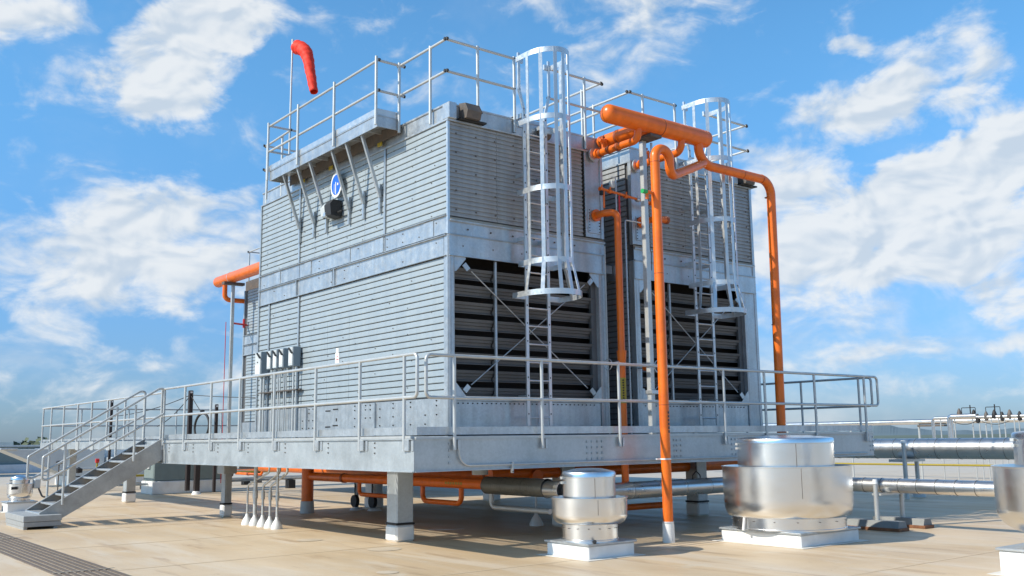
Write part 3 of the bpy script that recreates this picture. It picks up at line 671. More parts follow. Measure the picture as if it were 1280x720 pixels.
# ------------------------------------------------------------ caged ladders
def caged_ladder(x0, label, left=True):
    """x0: left rail. rails stand .19 off the face"""
    yl = FY-.19; w = .43; xc = x0+w/2
    t = thing('caged_ladder', (xc, yl, 1.6), label, 'ladder', 'caged access ladders on the tower fronts')
    for sx, x in ((-1, x0), (1, x0+w)):
        g = MB(); g.bar((x, yl, 1.68), (x, yl, 6.55), .054, .026, (0, 1, 0)); g.bar((x+sx*.0, yl, 6.54), (x+sx*.09, yl, 6.85), .045, .026, (0, 1, 0)); g.bar((x+sx*.09, yl, 6.84), (x+sx*.09, yl, 7.44), .045, .026, (0, 1, 0))
        obj('side_rail', g, 'alu', t)
        g = MB(); z = 1.85
        while z < 6.5: g.box(x-.008, x+.008, yl-.017, yl-.0135, z-.008, z+.014); z += .27
        obj('rail_holes', g, 'dark', t)['kind'] = 'stuff'
    z = 1.8
    rm = MB().tube([(0, 0, 0), (w, 0, 0)], .014, 8).mesh('rung', M['alu'])
    while z < 6.5:
        inst('rung', rm, (x0, yl, z), t); z += .272
    for z in (2.1, 4.5, 5.5, 6.35):
        for x in (x0, x0+w): obj('stand_off', MB().box(x-.02, x+.02, yl, FY+.02, z-.03, z+.03), 'alu', t)
    def hoop(z, R, dep, th, nm='hoop', h=.082, x0_=None):
        # U: from left rail forward round and back to the right rail
        pts = [(xc-R, yl+.03), (xc-R, yl-dep*.35)]
        for k in range(1, 16):
            a = pi-k/16*pi; pts.append((xc+R*math.cos(a), yl-dep*.35-(dep*.65)*math.sin(a)))
        pts += [(xc+R, yl-dep*.35), (xc+R, yl+.03)]
        g = MB(); n = len(pts); vs = []
        for i, (x, y) in enumerate(pts):
            a = V(pts[max(i-1, 0)][0], pts[max(i-1, 0)][1], 0); b = V(pts[min(i+1, n-1)][0], pts[min(i+1, n-1)][1], 0); d = (b-a).normalized(); nn = V(d.y, -d.x, 0)*.004
            for q in (-1, 1):
                for zz in (z-h/2, z+h/2): vs.append((x+nn.x*q, y+nn.y*q, zz))
        fs = []
        for i in range(n-1):
            a = i*4
            fs += [(a, a+4, a+5, a+1), (a+2, a+3, a+7, a+6), (a+1, a+5, a+7, a+3), (a, a+2, a+6, a+4)]
        g.add(vs, fs); g.smooth = True
        obj(nm, g, 'alu', t)
        for x in (x0, x0+w):
            s = -1 if x == x0 else 1
            obj('hoop_tab', MB().box(min(x, xc+s*R), max(x, xc+s*R), yl-.006, yl+.03, z-h/2, z+h/2), 'alu', t)
        return pts
    R = .335; dep = .70
    for z in (7.33, 6.28, 5.19, 4.09): pts = hoop(z, R, dep, .004)
    ptsb = hoop(3.60, R*1.36, dep*1.15, .004)
    for i in (1, 4, 7, 9, 11, 14, 17):
        a = pts[i]; b = ptsb[i]
        u = V(a[0]-xc, a[1]-(yl-.25), 0).normalized()
        g = MB(); g.bar((a[0], a[1], 4.09), (a[0], a[1], 7.36), .008, .058, u.cross(V(0, 0, 1)))
        g.bar((a[0], a[1], 4.09), (b[0], b[1], 3.58), .008, .058, u.cross(V(0, 0, 1)))
        obj('cage_strap', g, 'alu', t)
    return t
caged_ladder(9.06, 'tall bright caged ladder on the front of the left tower, third post from the corner')
caged_ladder(12.86, 'caged ladder on the right tower, partly behind the thick orange pipes')

# corner devices on the tower roofs
def corner_device(x, y, label, s=1):
    t = thing('roof_corner_housing', (x, y, ZT), label, 'housing', 'weathered housings on the tower roof corners')
    obj('mount', MB().box(x-.16*s-.08, x-.16*s+.06, y-.06, y+.12, ZT+.03, ZF+.02, .008), 'galv', t)
    obj('housing', MB().extr([(y-.16, ZT+.05), (y-.2, ZT+.16), (y-.14, ZF+.02), (y+.02, ZF+.05), (y+.1, ZF-.04), (y+.1, ZT+.05)], 'x', x, x+.26), 'motor', t)
    obj('cover', MB().extr([(y-.17, ZT+.16), (y-.11, ZF+.0), (y-.02, ZF+.02), (y-.02, ZT+.16)], 'x', x+.26, x+.30), 'black', t)
    obj('foot', MB().box(x-.05, x+.42, y-.1, y+.04, ZT+.035, ZT+.06), 'black', t)
corner_device(7.99, FY, 'weathered brown housing on the roof corner above the left tower')
corner_device(14.45, FY, 'dark housing on the far right roof corner behind the second cage')
t = thing('roof_bracket', (9.35, FY+.1, ZF), 'short steel outrigger beams on the roof edge beside the left cage', 'bracket')
obj('beam', MB().box(9.1, 9.75, FY+.12, FY+.2, ZF+.04, ZF+.11).box(9.1, 9.14, FY-.08, FY+.3, ZF+.03, ZF+.1), 'galv', t)
obj('winch', MB().tube([(9.5, FY-.02, ZT+.12), (9.7, FY-.02, ZT+.12)], .08, 14), 'motor', t)

# ------------------------------------------------------------ sign, floodlight, switches on the sunlit wall
t = thing('round_sign', (FX-.12, 14.70, 5.86), 'blue round sign with a white rim behind the struts of the sunlit wall', 'sign')
sx, sy, sz = FX-.10, 14.68, 5.88
def disc(x, r, th=.006, ry=.20, rz=.225, k0=0, k1=48, shift=0):
    g = MB(); vs = [(x, sy, sz)]+[(x, sy+ry*r*math.cos(2*pi*k/48), sz+rz*r*math.sin(2*pi*k/48)) for k in range(48)]
    n = len(vs); vs2 = [(x+th, y, z) for x, y, z in vs]
    fs = [(0, 1+k, 1+(k+1) % 48) for k in range(48)]+[(n, n+1+(k+1) % 48, n+1+k) for k in range(48)]+[(1+k, n+1+k, n+1+(k+1) % 48, 1+(k+1) % 48) for k in range(48)]
    g.add(vs+vs2, fs); return g
obj('rim', disc(sx, 1.0), 'whiteplastic', t)
obj('face', disc(sx-.004, .80, .003), 'blue', t)
obj('mark', MB().box(sx-.008, sx-.0045, sy-.008, sy+.014, sz-.17, sz+.05).box(sx-.008, sx-.0045, sy-.09, sy-.05, sz-.02, sz+.02).box(sx-.008, sx-.0045, sy+.05, sy+.06, sz-.14, sz+.02), 'whiteplastic', t)
obj('stem', MB().tube([(sx+.02, sy+.06, 5.5), (sx+.02, sy+.06, 5.72)], .008, 8).box(sx+.008, FX+.01, sy-.02, sy+.02, sz-.02, sz+.02), 'alu', t)
t = thing('junction_housing', (FX-.12, 14.85, 5.3), 'black and grey boxed device hanging just below the round blue sign', 'device')
obj('black_cover', MB().extr([(FX-.02, 5.30), (FX-.22, 5.33), (FX-.24, 5.52), (FX-.18, 5.60), (FX-.02, 5.60)], 'y', 14.62, 14.84), 'black', t)
obj('grey_body', MB().extr([(FX-.02, 5.34), (FX-.20, 5.36), (FX-.22, 5.5), (FX-.16, 5.58), (FX-.02, 5.58)], 'y', 14.845, 15.03), 'lightgrey', t)
obj('arm', MB().tube([(FX-.1, 14.45, 5.38), (FX-.1, 15.12, 5.36)], .016, 8), 'black', t)
obj('knob', MB().tube([(FX-.25, 14.82, 5.36), (FX-.2, 14.82, 5.36)], .04, 12), 'alu', t)

BX = FX-.17
locs = ['lower and leftmost of the five grey disconnect switches', 'second from the left of the five grey disconnect switches', 'middle one of the five grey disconnect switches', 'fourth from the left of the five grey disconnect switches', 'rightmost of the five grey disconnect switches, with the widest dark side']
for k, (ya, yb, z0, z1) in enumerate(((17.47, 17.62, 2.72, 3.20), (17.00, 17.20, 2.83, 3.19), (16.74, 16.94, 2.83, 3.19), (16.47, 16.67, 2.83, 3.19), (16.06, 16.27, 2.83, 3.19))):
    ya, yb = (ya-.0, yb+.12) if k == 0 else (ya+.02, yb)
    t = thing('disconnect_switch', (FX-.08, ya, z0), locs[k], 'switch box', 'disconnect switches on the tower wall')
    obj('enclosure', MB().box(BX, FX-.02, ya, yb, z0, z1, .008), 'bluegrey', t)
    obj('cover', MB().box(BX-.012, BX-.001, ya+.012, yb-.012, z0+.015, z1-.015, .004), 'lightgrey', t)
    obj('label_plate', MB().box(BX-.016, BX-.0125, ya+.04, yb-.04, z0+.06, z0+.23), 'whiteplastic', t)
    obj('handle', MB().bar((BX-.03, ya+.0, z1-.13), (BX-.05, ya+.09, z1-.03), .03, .02), 'black', t)
    obj('latch', MB().box(BX-.02, BX-.012, (ya+yb)/2-.015, (ya+yb)/2+.015, z0+.27, z0+.29), 'black', t)
kk = 0
for y, r, zt in ((17.62, .03, 2.72), (17.50, .022, 2.72), (17.12, .014, 2.83), (17.03, .014, 2.83), (16.86, .014, 2.83), (16.78, .014, 2.83), (16.60, .014, 2.83), (16.52, .012, 2.83), (16.22, .02, 2.83), (16.11, .014, 2.83)):
    o = obj('conduit', MB().tube([(FX-.09, y, 1.55), (FX-.09, y, zt+.005)], r, 10), 'rail')
    kk += 1
    tag(o, ['thick conduit at the far left of the row under the lowest switch', 'thinner conduit beside the thick one under the lowest switch', 'left conduit of the pair under the second switch', 'right conduit of the pair under the second switch', 'left conduit of the pair under the middle switch', 'right conduit of the pair under the middle switch', 'left conduit of the pair under the fourth switch', 'right conduit of the pair under the fourth switch', 'thicker left conduit under the rightmost switch', 'conduit at the right end of the row under the rightmost switch'][kk-1], 'conduit', 'conduits dropping from the disconnect switches')
t = thing('conduit_strut', (FX-.05, 16.7, 2.4), 'horizontal strut bracing the row of vertical conduits on the sunlit wall', 'bracket')
obj('strut', MB().box(FX-.07, FX-.025, 16.0, 17.75, 2.40, 2.43), 'motor', t)
obj('clamp', MB().box(FX-.12, FX-.07, 16.05, 17.7, 2.405, 2.425), 'motor', t)

# ------------------------------------------------------------ deck
X0, Y0, XE, YE = 6.474, 10.25, 16.55, 19.45
ZBB, ZBT = 1.10, 1.51
D1 = thing('steel_deck', (X0, Y0, 0), 'raised galvanised steel deck that carries the cooling towers on columns', 'platform')
def deckbeam(g, a, b, ax, out):
    """channel beam with web at outer face, flanges pointing inwards"""
    th = .012; fl = .11
    if ax == 'x':
        s = out; y = a[1]
        g.box(a[0], b[0], min(y, y-s*th), max(y, y-s*th), ZBB+th, ZBT-th)
        for z in (ZBB, ZBT-th): g.box(a[0], b[0], min(y+s*.025, y-s*fl), max(y+s*.025, y-s*fl), z, z+th)
    else:
        s = out; x = a[0]
        g.box(min(x, x-s*th), max(x, x-s*th), a[1], b[1], ZBB+th, ZBT-th)
        for z in (ZBB, ZBT-th): g.box(min(x+s*.025, x-s*fl), max(x+s*.025, x-s*fl), a[1], b[1], z, z+th)
g = MB(); deckbeam(g, (X0+.013, Y0), (XE, Y0), 'x', -1); obj('front_beam', g, 'beam', D1)
g = MB(); deckbeam(g, (X0, Y0+.0), (X0, YE), 'y', -1); obj('left_beam', g, 'beam', D1)
g = MB(); deckbeam(g, (XE, Y0+.02), (XE, 20), 'y', 1); obj('right_beam', g, 'beam', D1)
g = MB(); deckbeam(g, (X0+.02, 20.2), (XE, 20.2), 'x', 1); obj('rear_beam', g, 'beam', D1)
for y in (11.5, 13.3, 15.2, 17.1, 19.0): obj('cross_beam', MB().box(X0+.12, XE-.12, y-.06, y+.06, ZBB+.03, 1.47), 'beam', D1)
for x in (7.72, 9.6, 11.3, 13.0, 14.7): obj('joist', MB().box(x-.05, x+.05, Y0+.12, 20.08, ZBB+.06, 1.468), 'beam', D1)
# open grating walkways round the towers
g = MB()
y = Y0+.12
while y < YE:
    g.box(X0+.02, FX-.02, y, y+.006, 1.495, 1.53); y += .042
y = Y0+.12
while y < FY-.03:
    g.box(FX-.02, XE-.02, y, y+.006, 1.495, 1.53); y += .042
x = X0+.1
while x < XE: g.box(x, x+.006, Y0+.1, FY-.03, 1.522, 1.531); x += .12
y = FY
o = obj('grating', g, 'rail', D1, fix=False); o['kind'] = 'stuff'
obj('grating_trim', MB().box(X0-.02, X0+.02, Y0+.05, YE, 1.512, 1.545).box(X0+.02, XE, Y0-.02, Y0+.02, 1.512, 1.532), 'rail', D1)
obj('toe_board', MB().box(X0+.03, X0+.038, Y0+.32, YE, 1.56, 1.655), 'galv', D1)
obj('toe_board', MB().box(X0+.06, XE+.05, Y0+.03, Y0+.038, 1.555, 1.655), 'galv', D1)
obj('tower_floor', MB().box(FX, 14.8, FY+.02, 18.05, 1.50, 1.545), 'galv', D1)
obj('rear_floor', MB().box(X0+.03, XE-.02, 18.06, 20.1, 1.50, 1.54), 'galv', D1)
# bolts groups on the front beam
pts = []
for x in (7.0, 9.35, 9.55, 11.05, 11.2, 12.5, 12.65, 13.6, 14.9, 16.45):
    for z in (1.20, 1.28, 1.36, 1.44): pts += [(x, Y0, z), (x+.09, Y0, z)][:1 if x in (7.0,) else 2]
boltset(pts, 'y', D1, 'beam', .015)
boltset([(X0, y, z) for y in (11.2, 12.5, 13.9, 15.3, 16.6, 17.8, 19.1) for z in (1.33, 1.40, 1.46)], 'x', D1, 'motor', .009)
# columns
def column(x, y, label, w=.15, zt=ZBB+.04, g_='beam'):
    t = thing('deck_column', (x, y, 0), label, 'column', 'columns under the steel deck')
    obj('shaft', MB().box(x-w, x+w, y-w, y+w, .26, zt, .02), 'beam', t)
    obj('collar', MB().box(x-w-.012, x+w+.012, y-w-.012, y+w+.012, .245, .275, .005), 'black', t)
    obj('sleeve', MB().box(x-w-.015, x+w+.015, y-w-.015, y+w+.015, 0, .245, .03), 'white', t)
    return t
column(7.84, 12.80, 'steel column with a white foot nearest the camera under the deck corner')
o = column(7.80, 19.48, 'steel column with a white foot under the left beam beside the white cones', .085); obj('head_plate', MB().box(7.66, 7.94, 19.3, 19.66, .86, 1.1, .01), 'beam', o)
column(7.86, 26.1, 'steel column with a white foot seen behind the stair stringer', .125)
for x, y in ((14.5, 12.8), (14.5, 19.4), (11.2, 19.4), (11.2, 12.9)): column(x, y, 'steel column in the shade under the middle of the deck' if x > 11 and y > 1 else '')
for o, l in zip([q for q in bpy.data.objects if q.name.startswith('deck_column')][3:], ['steel column under the front right of the deck behind the large fan', 'steel column at the rear right under the deck', 'steel column at the rear middle under the deck', 'steel column under the front middle of the deck behind the small fan']): o['label'] = l

# second deck section beyond the stair
D2 = thing('rear_steel_deck', (6.9, 20.7, 0), 'lower rear deck section running back to the left behind the stair', 'platform')
obj('edge_beam', MB().box(6.88, 6.9, 20.75, 31.6, 1.36, 1.55, .004), 'beam', D2)
obj('end_beam', MB().box(6.9, 20, 31.58, 31.6, 1.36, 1.55, .004), 'beam', D2)
obj('walkway', MB().box(6.91, 7.9, 20.75, 31.57, 1.44, 1.50), 'beam', D2)
obj('walkway', MB().box(7.91, 20, 30.6, 31.57, 1.44, 1.50), 'beam', D2)
obj('toe_board', MB().box(6.91, 6.92, 20.8, 31.55, 1.58, 1.64), 'galv', D2)
obj('toe_board', MB().box(6.93, 20, 31.55, 31.56, 1.58, 1.64), 'galv', D2)
for x, y in ((7.6, 30.8), (11, 30.9)): 
    obj('leg', MB().box(x-.1, x+.1, y-.1, y+.1, 0, 1.4, .01), 'beam', D2)
obj('brace_bracket', MB().box(8.6, 9.0, 20.8, 21.0, .9, 1.36), 'beam', D2)
# deck guardrails
def rail_run(t, pts, z, r=.0225, nm='top_rail'): obj(nm, MB().tube(bend([(x, y, z) for x, y in pts], .07) if len(pts) > 2 else [(x, y, z) for x, y in pts], r, 12), 'rail', t)
ZH, ZHM = 2.555, 2.02
RL = thing('deck_guardrail', (X0, Y0, 1.35), 'galvanised handrail along the sunlit left edge of the deck', 'railing', 'guardrails round the deck')
obj('rail_loop', MB().tube(bend([(X0-.02, YE+.14, ZH), (X0-.02, 10.15, ZH), (X0-.02, 10.15, ZHM), (X0-.02, YE+.14, ZHM)], .07, 8), .0225, 12), 'rail', RL)
for y in (10.45, 11.58, 12.88, 14.30, 15.66, 16.95, 18.28, 19.58):
    obj('post', MB().tube([(X0-.02, y, 1.36), (X0-.02, y, ZH)], .0225, 12), 'rail', RL)
    obj('post_bracket', MB().box(X0-.03, X0-.002, y-.12, y-.02, 1.36, 1.50, .003), 'galv', RL)
    obj('bolt_plate', MB().box(X0-.012, X0-.002, y-.20, y-.15, 1.36, 1.49, .002), 'alu', RL)
RF = thing('deck_guardrail', (X0, Y0, 1.35), 'galvanised handrail along the shaded front edge of the deck behind the fans', 'railing', 'guardrails round the deck')
yy = Y0-.045
obj('rail_loop', MB().tube(bend([(16.3, yy, ZH), (6.62, yy, ZH), (6.62, yy, ZHM), (16.3, yy, ZHM)], .07, 8), .0225, 12), 'rail', RF)
obj('end_loop', MB().tube(bend([(16.3, yy, ZH), (16.74, yy, ZH), (16.74, yy, ZHM), (16.3, yy, ZHM)], .08, 8), .0225, 12), 'rail', RF)
for x in (7.05, 8.50, 9.96, 12.30, 13.35, 14.75, 16.3):
    obj('post', MB().tube([(x, yy, 1.36), (x, yy, ZH)], .0225, 12), 'rail', RF)
    obj('post_bracket', MB().box(x+.05, x+.09, Y0-.05, Y0-.002, 1.36, 1.49, .003), 'galv', RF)
RS = thing('deck_guardrail', (16.7, Y0, 1.35), 'galvanised handrail running back along the far right edge of the deck', 'railing', 'guardrails round the deck')
xs = 16.74
obj('rail_loop', MB().tube(bend([(xs, 19.8, ZH), (xs, 10.33, ZH), (xs, 10.33, ZHM), (xs, 19.8, ZHM)], .07, 8), .0225, 12), 'rail', RS)
for y in (10.6, 11.9, 13.3, 14.8, 16.3, 17.8, 19.3): obj('post', MB().tube([(xs, y, 1.4), (xs, y, ZH)], .0225, 12), 'rail', RS)
RB = thing('deck_guardrail', (6.9, 21, 1.35), 'far handrail of the rear deck seen behind the stair', 'railing', 'guardrails round the deck')
for z, nm in ((ZH-.0, 'top_rail'), (ZHM+.02, 'mid_rail')):
    obj(nm, MB().tube([(6.9, 20.8, z), (6.9, 31.6, z)], .0225, 10), 'rail', RB)
    obj(nm, MB().tube([(6.9, 31.6, z), (20, 31.6, z)], .0225, 10), 'beam', RB)
for y in (31.5, 30.5, 29.1, 27.65, 26.3, 24.9, 23.5, 22.1, 20.85): obj('post', MB().tube([(6.9, y, 1.4), (6.9, y, ZH)], .024, 10), 'rail', RB)
for y in (30.3, 28.9, 27.5, 26.1, 24.7): obj('post_bracket', MB().box(6.86, 6.88, y-.2, y+.05, 1.34, 1.56), 'rail', RB)
for x in (8.0, 9.4, 10.9, 12.4, 14, 16): obj('post', MB().tube([(x, 31.6, 1.4), (x, 31.6, ZH)], .024, 10), 'rail', RB)
# conduit along the front beam
o = obj('beam_conduit', MB().tube(bend([(7.13, Y0-.03, 1.36), (7.13, Y0-.03, 1.165), (16.3, Y0-.03, 1.15)], .17, 10), .0135, 8), 'rail')
tag(o, 'thin bent conduit running along the foot of the front deck beam', 'conduit')
t = thing('conduit_clip', (7.98, Y0-.03, 1.1), 'small clip hanging the thin conduit below the front beam', 'clip')
obj('strap', MB().box(7.97, 7.99, Y0-.05, Y0-.01, 1.05, 1.19), 'rail', t); obj('screw', MB().box(7.965, 7.995, Y0-.055, Y0-.05, 1.06, 1.075), 'motor', t)

# ------------------------------------------------------------ stair
t = thing('steel_stair', (4.5, 19.5, 0), 'galvanised steel stair climbing from the roof to the left end of the deck', 'stair')
ya, yb = 19.48, 20.62
xt, zt_, xb, zb_ = 6.48, 1.60, 4.30, .27
def stringer(y, nm='stringer'):
    # outline in (x,z)
    d = V(xt-xb, zt_-zb_, 0).normalized()
    pr = [(xb, .13), (xb, zb_), (xt, zt_), (xt, zt_-.42), (xb+.34, .13)]
    g = MB(); g.extr(pr, 'y', y-.005, y+.005)
    s = 1 if y < 20 else -1
    g.extr([(xb, zb_), (xt, zt_), (xt, zt_-.014), (xb, zb_-.014)], 'y', min(y+s*.005, y+s*.06), max(y+s*.005, y+s*.06))
    g.extr([(xb+.34, .13), (xt, zt_-.42), (xt, zt_-.406), (xb+.34, .144)], 'y', min(y+s*.005, y+s*.06), max(y+s*.005, y+s*.06))
    obj(nm, g, 'stair', t)
stringer(ya); stringer(yb)
for k in range(9):
    q = k/8; x = xb+.02+q*(xt-xb-.22); z = .26+q*(1.46-.26)
    obj('tread', MB().box(x, x+.225, ya+.01, yb-.01, z-.03, z, .003), 'stair', t)
    obj('nosing', MB().box(x-.022, x-.001, ya+.01, yb-.01, z-.032, z+.004, .003), 'alu', t)
obj('top_landing', MB().box(xt-.02, 7.75, ya+.02, yb-.02, 1.47, 1.53), 'beam', t)
for y in (ya-.03, yb+.03):
    z0 = 1.28; x0 = 4.30
    obj('handrail', MB().tube(bend([(xb+.10, y, .86), (xb+.0, y, .86), (xb+.0, y, 1.27), (xt-.13, y, 2.56), (xt-.02, y, 2.56), (xt-.02, y, 1.45)], [.05, .05, .12, .06, ], 6), .0225, 12), 'rail', t)
    obj('mid_handrail', MB().tube([(xb+.10, y, .86), (xt-.03, y, 2.07)], .0225, 12), 'rail', t)
    for q in (.17, .74):
        x = xb+q*(xt-xb); z = zb_+q*(zt_-zb_)
        obj('post', MB().tube([(x, y, z-.1), (x, y, 1.27+(x-xb)*.6)], .0225, 12), 'rail', t)
t = thing('step_block', (3.95, 18.9, 0), 'two layer grey block under the foot of the stair', 'step')
obj('upper_plank', MB().box(3.98, 4.62, 19.2, 20.75, .135, .24, .006), 'pad', t); obj('lower_plank', MB().box(3.99, 4.61, 19.21, 20.74, .045, .13, .006), 'pad', t)
obj('foot', MB().box(4.0, 4.06, 19.25, 20.7, 0, .045), 'pad', t); obj('foot', MB().box(4.5, 4.56, 19.25, 20.7, 0, .045), 'pad', t)

# drain grate
t = thing('drain_grate', (3.25, 10, 0), 'brown slatted drain grate crossing the bottom left of the roof', 'grate')
for k in range(8):
    x = 2.93+k*.084
    obj('grate_bar', MB().box(x, x+.046, 4, 30, .004, .016), 'matbrown', t)
obj('grate_bed', MB().box(2.92, 3.60, 4, 30, .001, .004), 'clay', t)
for y in (12.4, 17.5): obj('cross_bar', MB().box(2.92, 3.61, y, y+.03, .0225, .027), 'clay', t)

# ------------------------------------------------------------ orange pipework
OR = 'orange'
t = thing('upper_header_pipe', (12.65, 10.32, 6.4), 'fat orange header pipe with rounded ends high above the gap', 'pipe')
hy, hz, hr = 10.32, 6.42, .145
pa, ra = capend((10.02, hy, hz), (-1, 0, 0), hr, flat=.75); pb, rb = capend((12.25, hy, hz), (1, 0, 0), hr, flat=.75)
obj('main_barrel', MB().tube(pa[::-1]+pb, hr, 28, radii=ra[::-1]+rb), OR, t)
obj('weld_bead', MB().tube([(11.15, hy, hz), (11.165, hy, hz)], hr+.003, 28), 'brown', t)
# branches
obj('branch', MB().tube(bend([(10.66, hy, hz-.08), (10.66, hy, 6.12), (10.66, FY-.02, 6.12)], .12, 8), .060, 20), OR, t)
obj('branch', MB().tube([(10.88, hy+.05, 6.38), (10.88, FY+.0, 6.38)], .112, 24), OR, t)
obj('branch', MB().tube(bend([(11.66, hy, hz-.08), (11.66, hy, 6.10), (11.66, FY-.02, 6.10)], .14, 8), .060, 20), OR, t)
for y in (10.75, 10.95, 11.15): obj('coupling', MB().tube([(10.66, y, 6.12), (10.66, y+.05, 6.12)], .069, 20), 'brown', t)
obj('coupling', MB().tube([(10.88, 10.95, 6.38), (10.88, 11.0, 6.38)], .119, 24), 'brown', t)
for x, z in ((10.66, 6.12), (11.66, 6.10)):
    obj('flange', MB().tube([(x, FY-.07, z), (x, FY-.04, z)], .115, 20), 'alu', t)
    obj('flange', MB().tube([(x, FY-.16, z), (x, FY-.13, z)], .085, 20), OR, t)
    g = MB(); g.tube([(x+.02, FY-.24, z+.05), (x+.02, FY-.24, z+.25)], .022, 8); g.tube([(x-.05, FY-.24, z+.2), (x+.09, FY-.24, z+.2)], .03, 8); g.tube([(x+.09, FY-.24, z+.1), (x+.09, FY-.24, z+.24)], .02, 8)
    obj('actuator', g, OR, t)
    obj('actuator_clip', MB().box(x+.0, x+.05, FY-.27, FY-.2, z+.24, z+.27), 'brown', t)
# support post of the header
t = thing('header_support', (10.98, 10.42, 1.5), 'square galvanised post holding up the orange header in front of the gap', 'post')
obj('post', MB().box(10.96, 11.05, 10.52, 10.61, 1.53, 6.22, .006), 'rail', t)
obj('post', MB().tube([(11.14, 10.50, 1.53), (11.14, 10.50, 6.2)], .02, 10), 'alu', t)
obj('crossbeam', MB().box(10.90, 11.16, 10.28, 10.64, 6.225, 6.275, .005), 'motor', t)
obj('post_clamp', MB().box(10.94, 11.17, 10.48, 10.63, 2.15, 2.21, .005), 'alu', t)
# risers
t = thing('front_riser_pipe', (10.55, 9.86, 0), 'orange riser pipe with a gooseneck standing on the roof in front of the deck', 'pipe')
rx, ry = 10.53, 9.86; r1 = .073
J = (12.16, 10.30, 5.98)
path = bend([(rx, ry, .28), (rx, ry, 5.86), (rx+.36, ry+.02, 5.86), (rx+.36, ry+.05, 5.46), J], [.17, .17, .22], 12)
obj('pipe', MB().tube(path, r1, 24), OR, t)
obj('pipe_marker', MB().tube([(rx, ry, 1.62), (rx, ry, 1.92)], r1+.001, 24), OR, t)
g = MB()
for k in range(6):
    a_ = math.atan2(-ry, -rx)+.95; g.bar((rx+(r1+.001)*math.cos(a_), ry+(r1+.001)*math.sin(a_), 1.55+k*.055), (rx+(r1+.001)*math.cos(a_), ry+(r1+.001)*math.sin(a_), 1.585+k*.055), .03, .003, (math.cos(a_), math.sin(a_), 0))
obj('marker_print', g, 'black', t)
obj('sleeve', MB().tube([(rx, ry, 0), (rx, ry, .29)], .082, 24, radii=[.09, .082]), 'white', t)
obj('sleeve_clamp', MB().tube([(rx, ry, .27), (rx, ry, .283)], .087, 24), 'alu', t)
for z in (5.62, 3.9, 1.95): obj('weld_bead', MB().tube([(rx, ry, z), (rx, ry, z+.008)], r1+.002, 24), 'brown', t)
obj('pipe_clamp', MB().tube([(rx, ry, 1.165), (rx, ry, 1.185)], r1+.006, 24).box(rx-.13, rx+.13, ry+.05, ry+.09, 1.165, 1.185), 'whiteplastic', t)
obj('bleed_branch', MB().tube(bend([(rx, ry, 5.13), (rx-.2, ry-.0, 5.13), (rx-.2, ry, 5.02)], .03, 5), .026, 12), OR, t)
obj('bleed_cap', MB().tube([(rx-.30, ry, 5.13), (rx-.21, ry, 5.13)], .035, 12), 'green', t)
t = thing('rear_riser_pipe', (13.95, 10.4, 1.5), 'orange pipe dropping from the header to the right end of the deck', 'pipe')
path = bend([(12.08, hy, hz-.05), (12.08, hy, 5.97), (14.0, hy+.02, 5.97), (14.0, 10.40, 1.12)], [.30, .26], 14)
obj('pipe', MB().tube(path, .078, 24), OR, t)
for xx in (12.42, 13.2, 13.72): obj('weld_bead', MB().tube([(xx, hy+.01, 5.97), (xx+.008, hy+.01, 5.97)], .080, 24), 'brown', t)
for z in (5.68, 3.4): obj('weld_bead', MB().tube([(14.0, 10.385, z), (14.0, 10.385, z+.008)], .081, 24), 'brown', t)
# lower inlet with drop in the gap
t = thing('gap_drop_pipe', (10.7, 11.0, 1.5), 'orange pipe elbowing out of the left tower and dropping down the gap', 'pipe')
path = bend([(10.68, FY-.0, 5.10), (10.68, 11.16, 5.10), (10.80, 10.98, 5.10), (10.80, 10.98, .72)], [.1, .14], 8)
obj('pipe', MB().tube(path, .058, 20), OR, t)
obj('flange', MB().tube([(10.68, FY-.06, 5.10), (10.68, FY-.03, 5.10)], .10, 20), OR, t)
obj('valve_body', MB().tube([(10.80, 10.98, 2.6), (10.80, 10.98, 2.85)], .085, 16, radii=[.06, .08]), OR, t)
obj('pipe_marker', MB().tube([(10.80, 10.98, 2.02), (10.80, 10.98, 2.42)], .0595, 20), 'yellow', t)
g = MB()
for k in range(9): g.box(10.755, 10.775, 10.917, 10.935, 2.05+k*.04, 2.05+k*.04+.02)
obj('marker_print', g, 'black', t)
hw = MB(); hw.tube([(10.52+.0, 10.93+math.cos(a)*.0, 2.72)+() if False else (10.50, 10.98+.085*math.cos(a), 2.62+.085*math.sin(a)) for a in [2*pi*k/20 for k in range(21)]], .008, 6); hw.tube([(10.50, 10.98, 2.62), (10.75, 10.98, 2.68)], .012, 8); hw.tube([(10.5, 10.9, 2.62), (10.5, 11.06, 2.62)], .006, 6)
obj('handwheel', hw, 'alu', t)
t = thing('handwheel_valve', (11.5, 10.9, 2.6), 'small bright handwheel valve just right of the front riser', 'valve')
hw = MB(); hw.tube([(11.55+.10*math.cos(a), 10.9, 2.62+.10*math.sin(a)) for a in [2*pi*k/20 for k in range(21)]], .009, 6); hw.tube([(11.46, 10.9, 2.62), (11.64, 10.9, 2.62)], .006, 6)
obj('wheel', hw, 'alu', t); obj('stem', MB().tube([(11.55, 10.9, 2.62), (11.55, 11.36, 2.62)], .014, 8), 'rail', t); obj('valve_body', MB().tube([(11.55, 11.1, 2.62), (11.55, 11.22, 2.62)], .05, 12), OR, t)
t = thing('gap_inlet_pipe', (11.7, 11.2, 5.1), 'stub of orange pipe with end caps on the right tower beside the post', 'pipe')
obj('pipe', MB().tube(bend([(11.74, FY, 5.12), (11.74, 11.0, 5.12), (11.98, 11.0, 5.12)], .08, 6), .055, 20), OR, t)
obj('flange', MB().tube([(11.74, FY-.06, 5.12), (11.74, FY-.03, 5.12)], .10, 20), OR, t)
obj('end_cap', MB().tube([(11.95, 11.0, 5.12), (12.0, 11.0, 5.12)], .064, 20), 'brown', t)
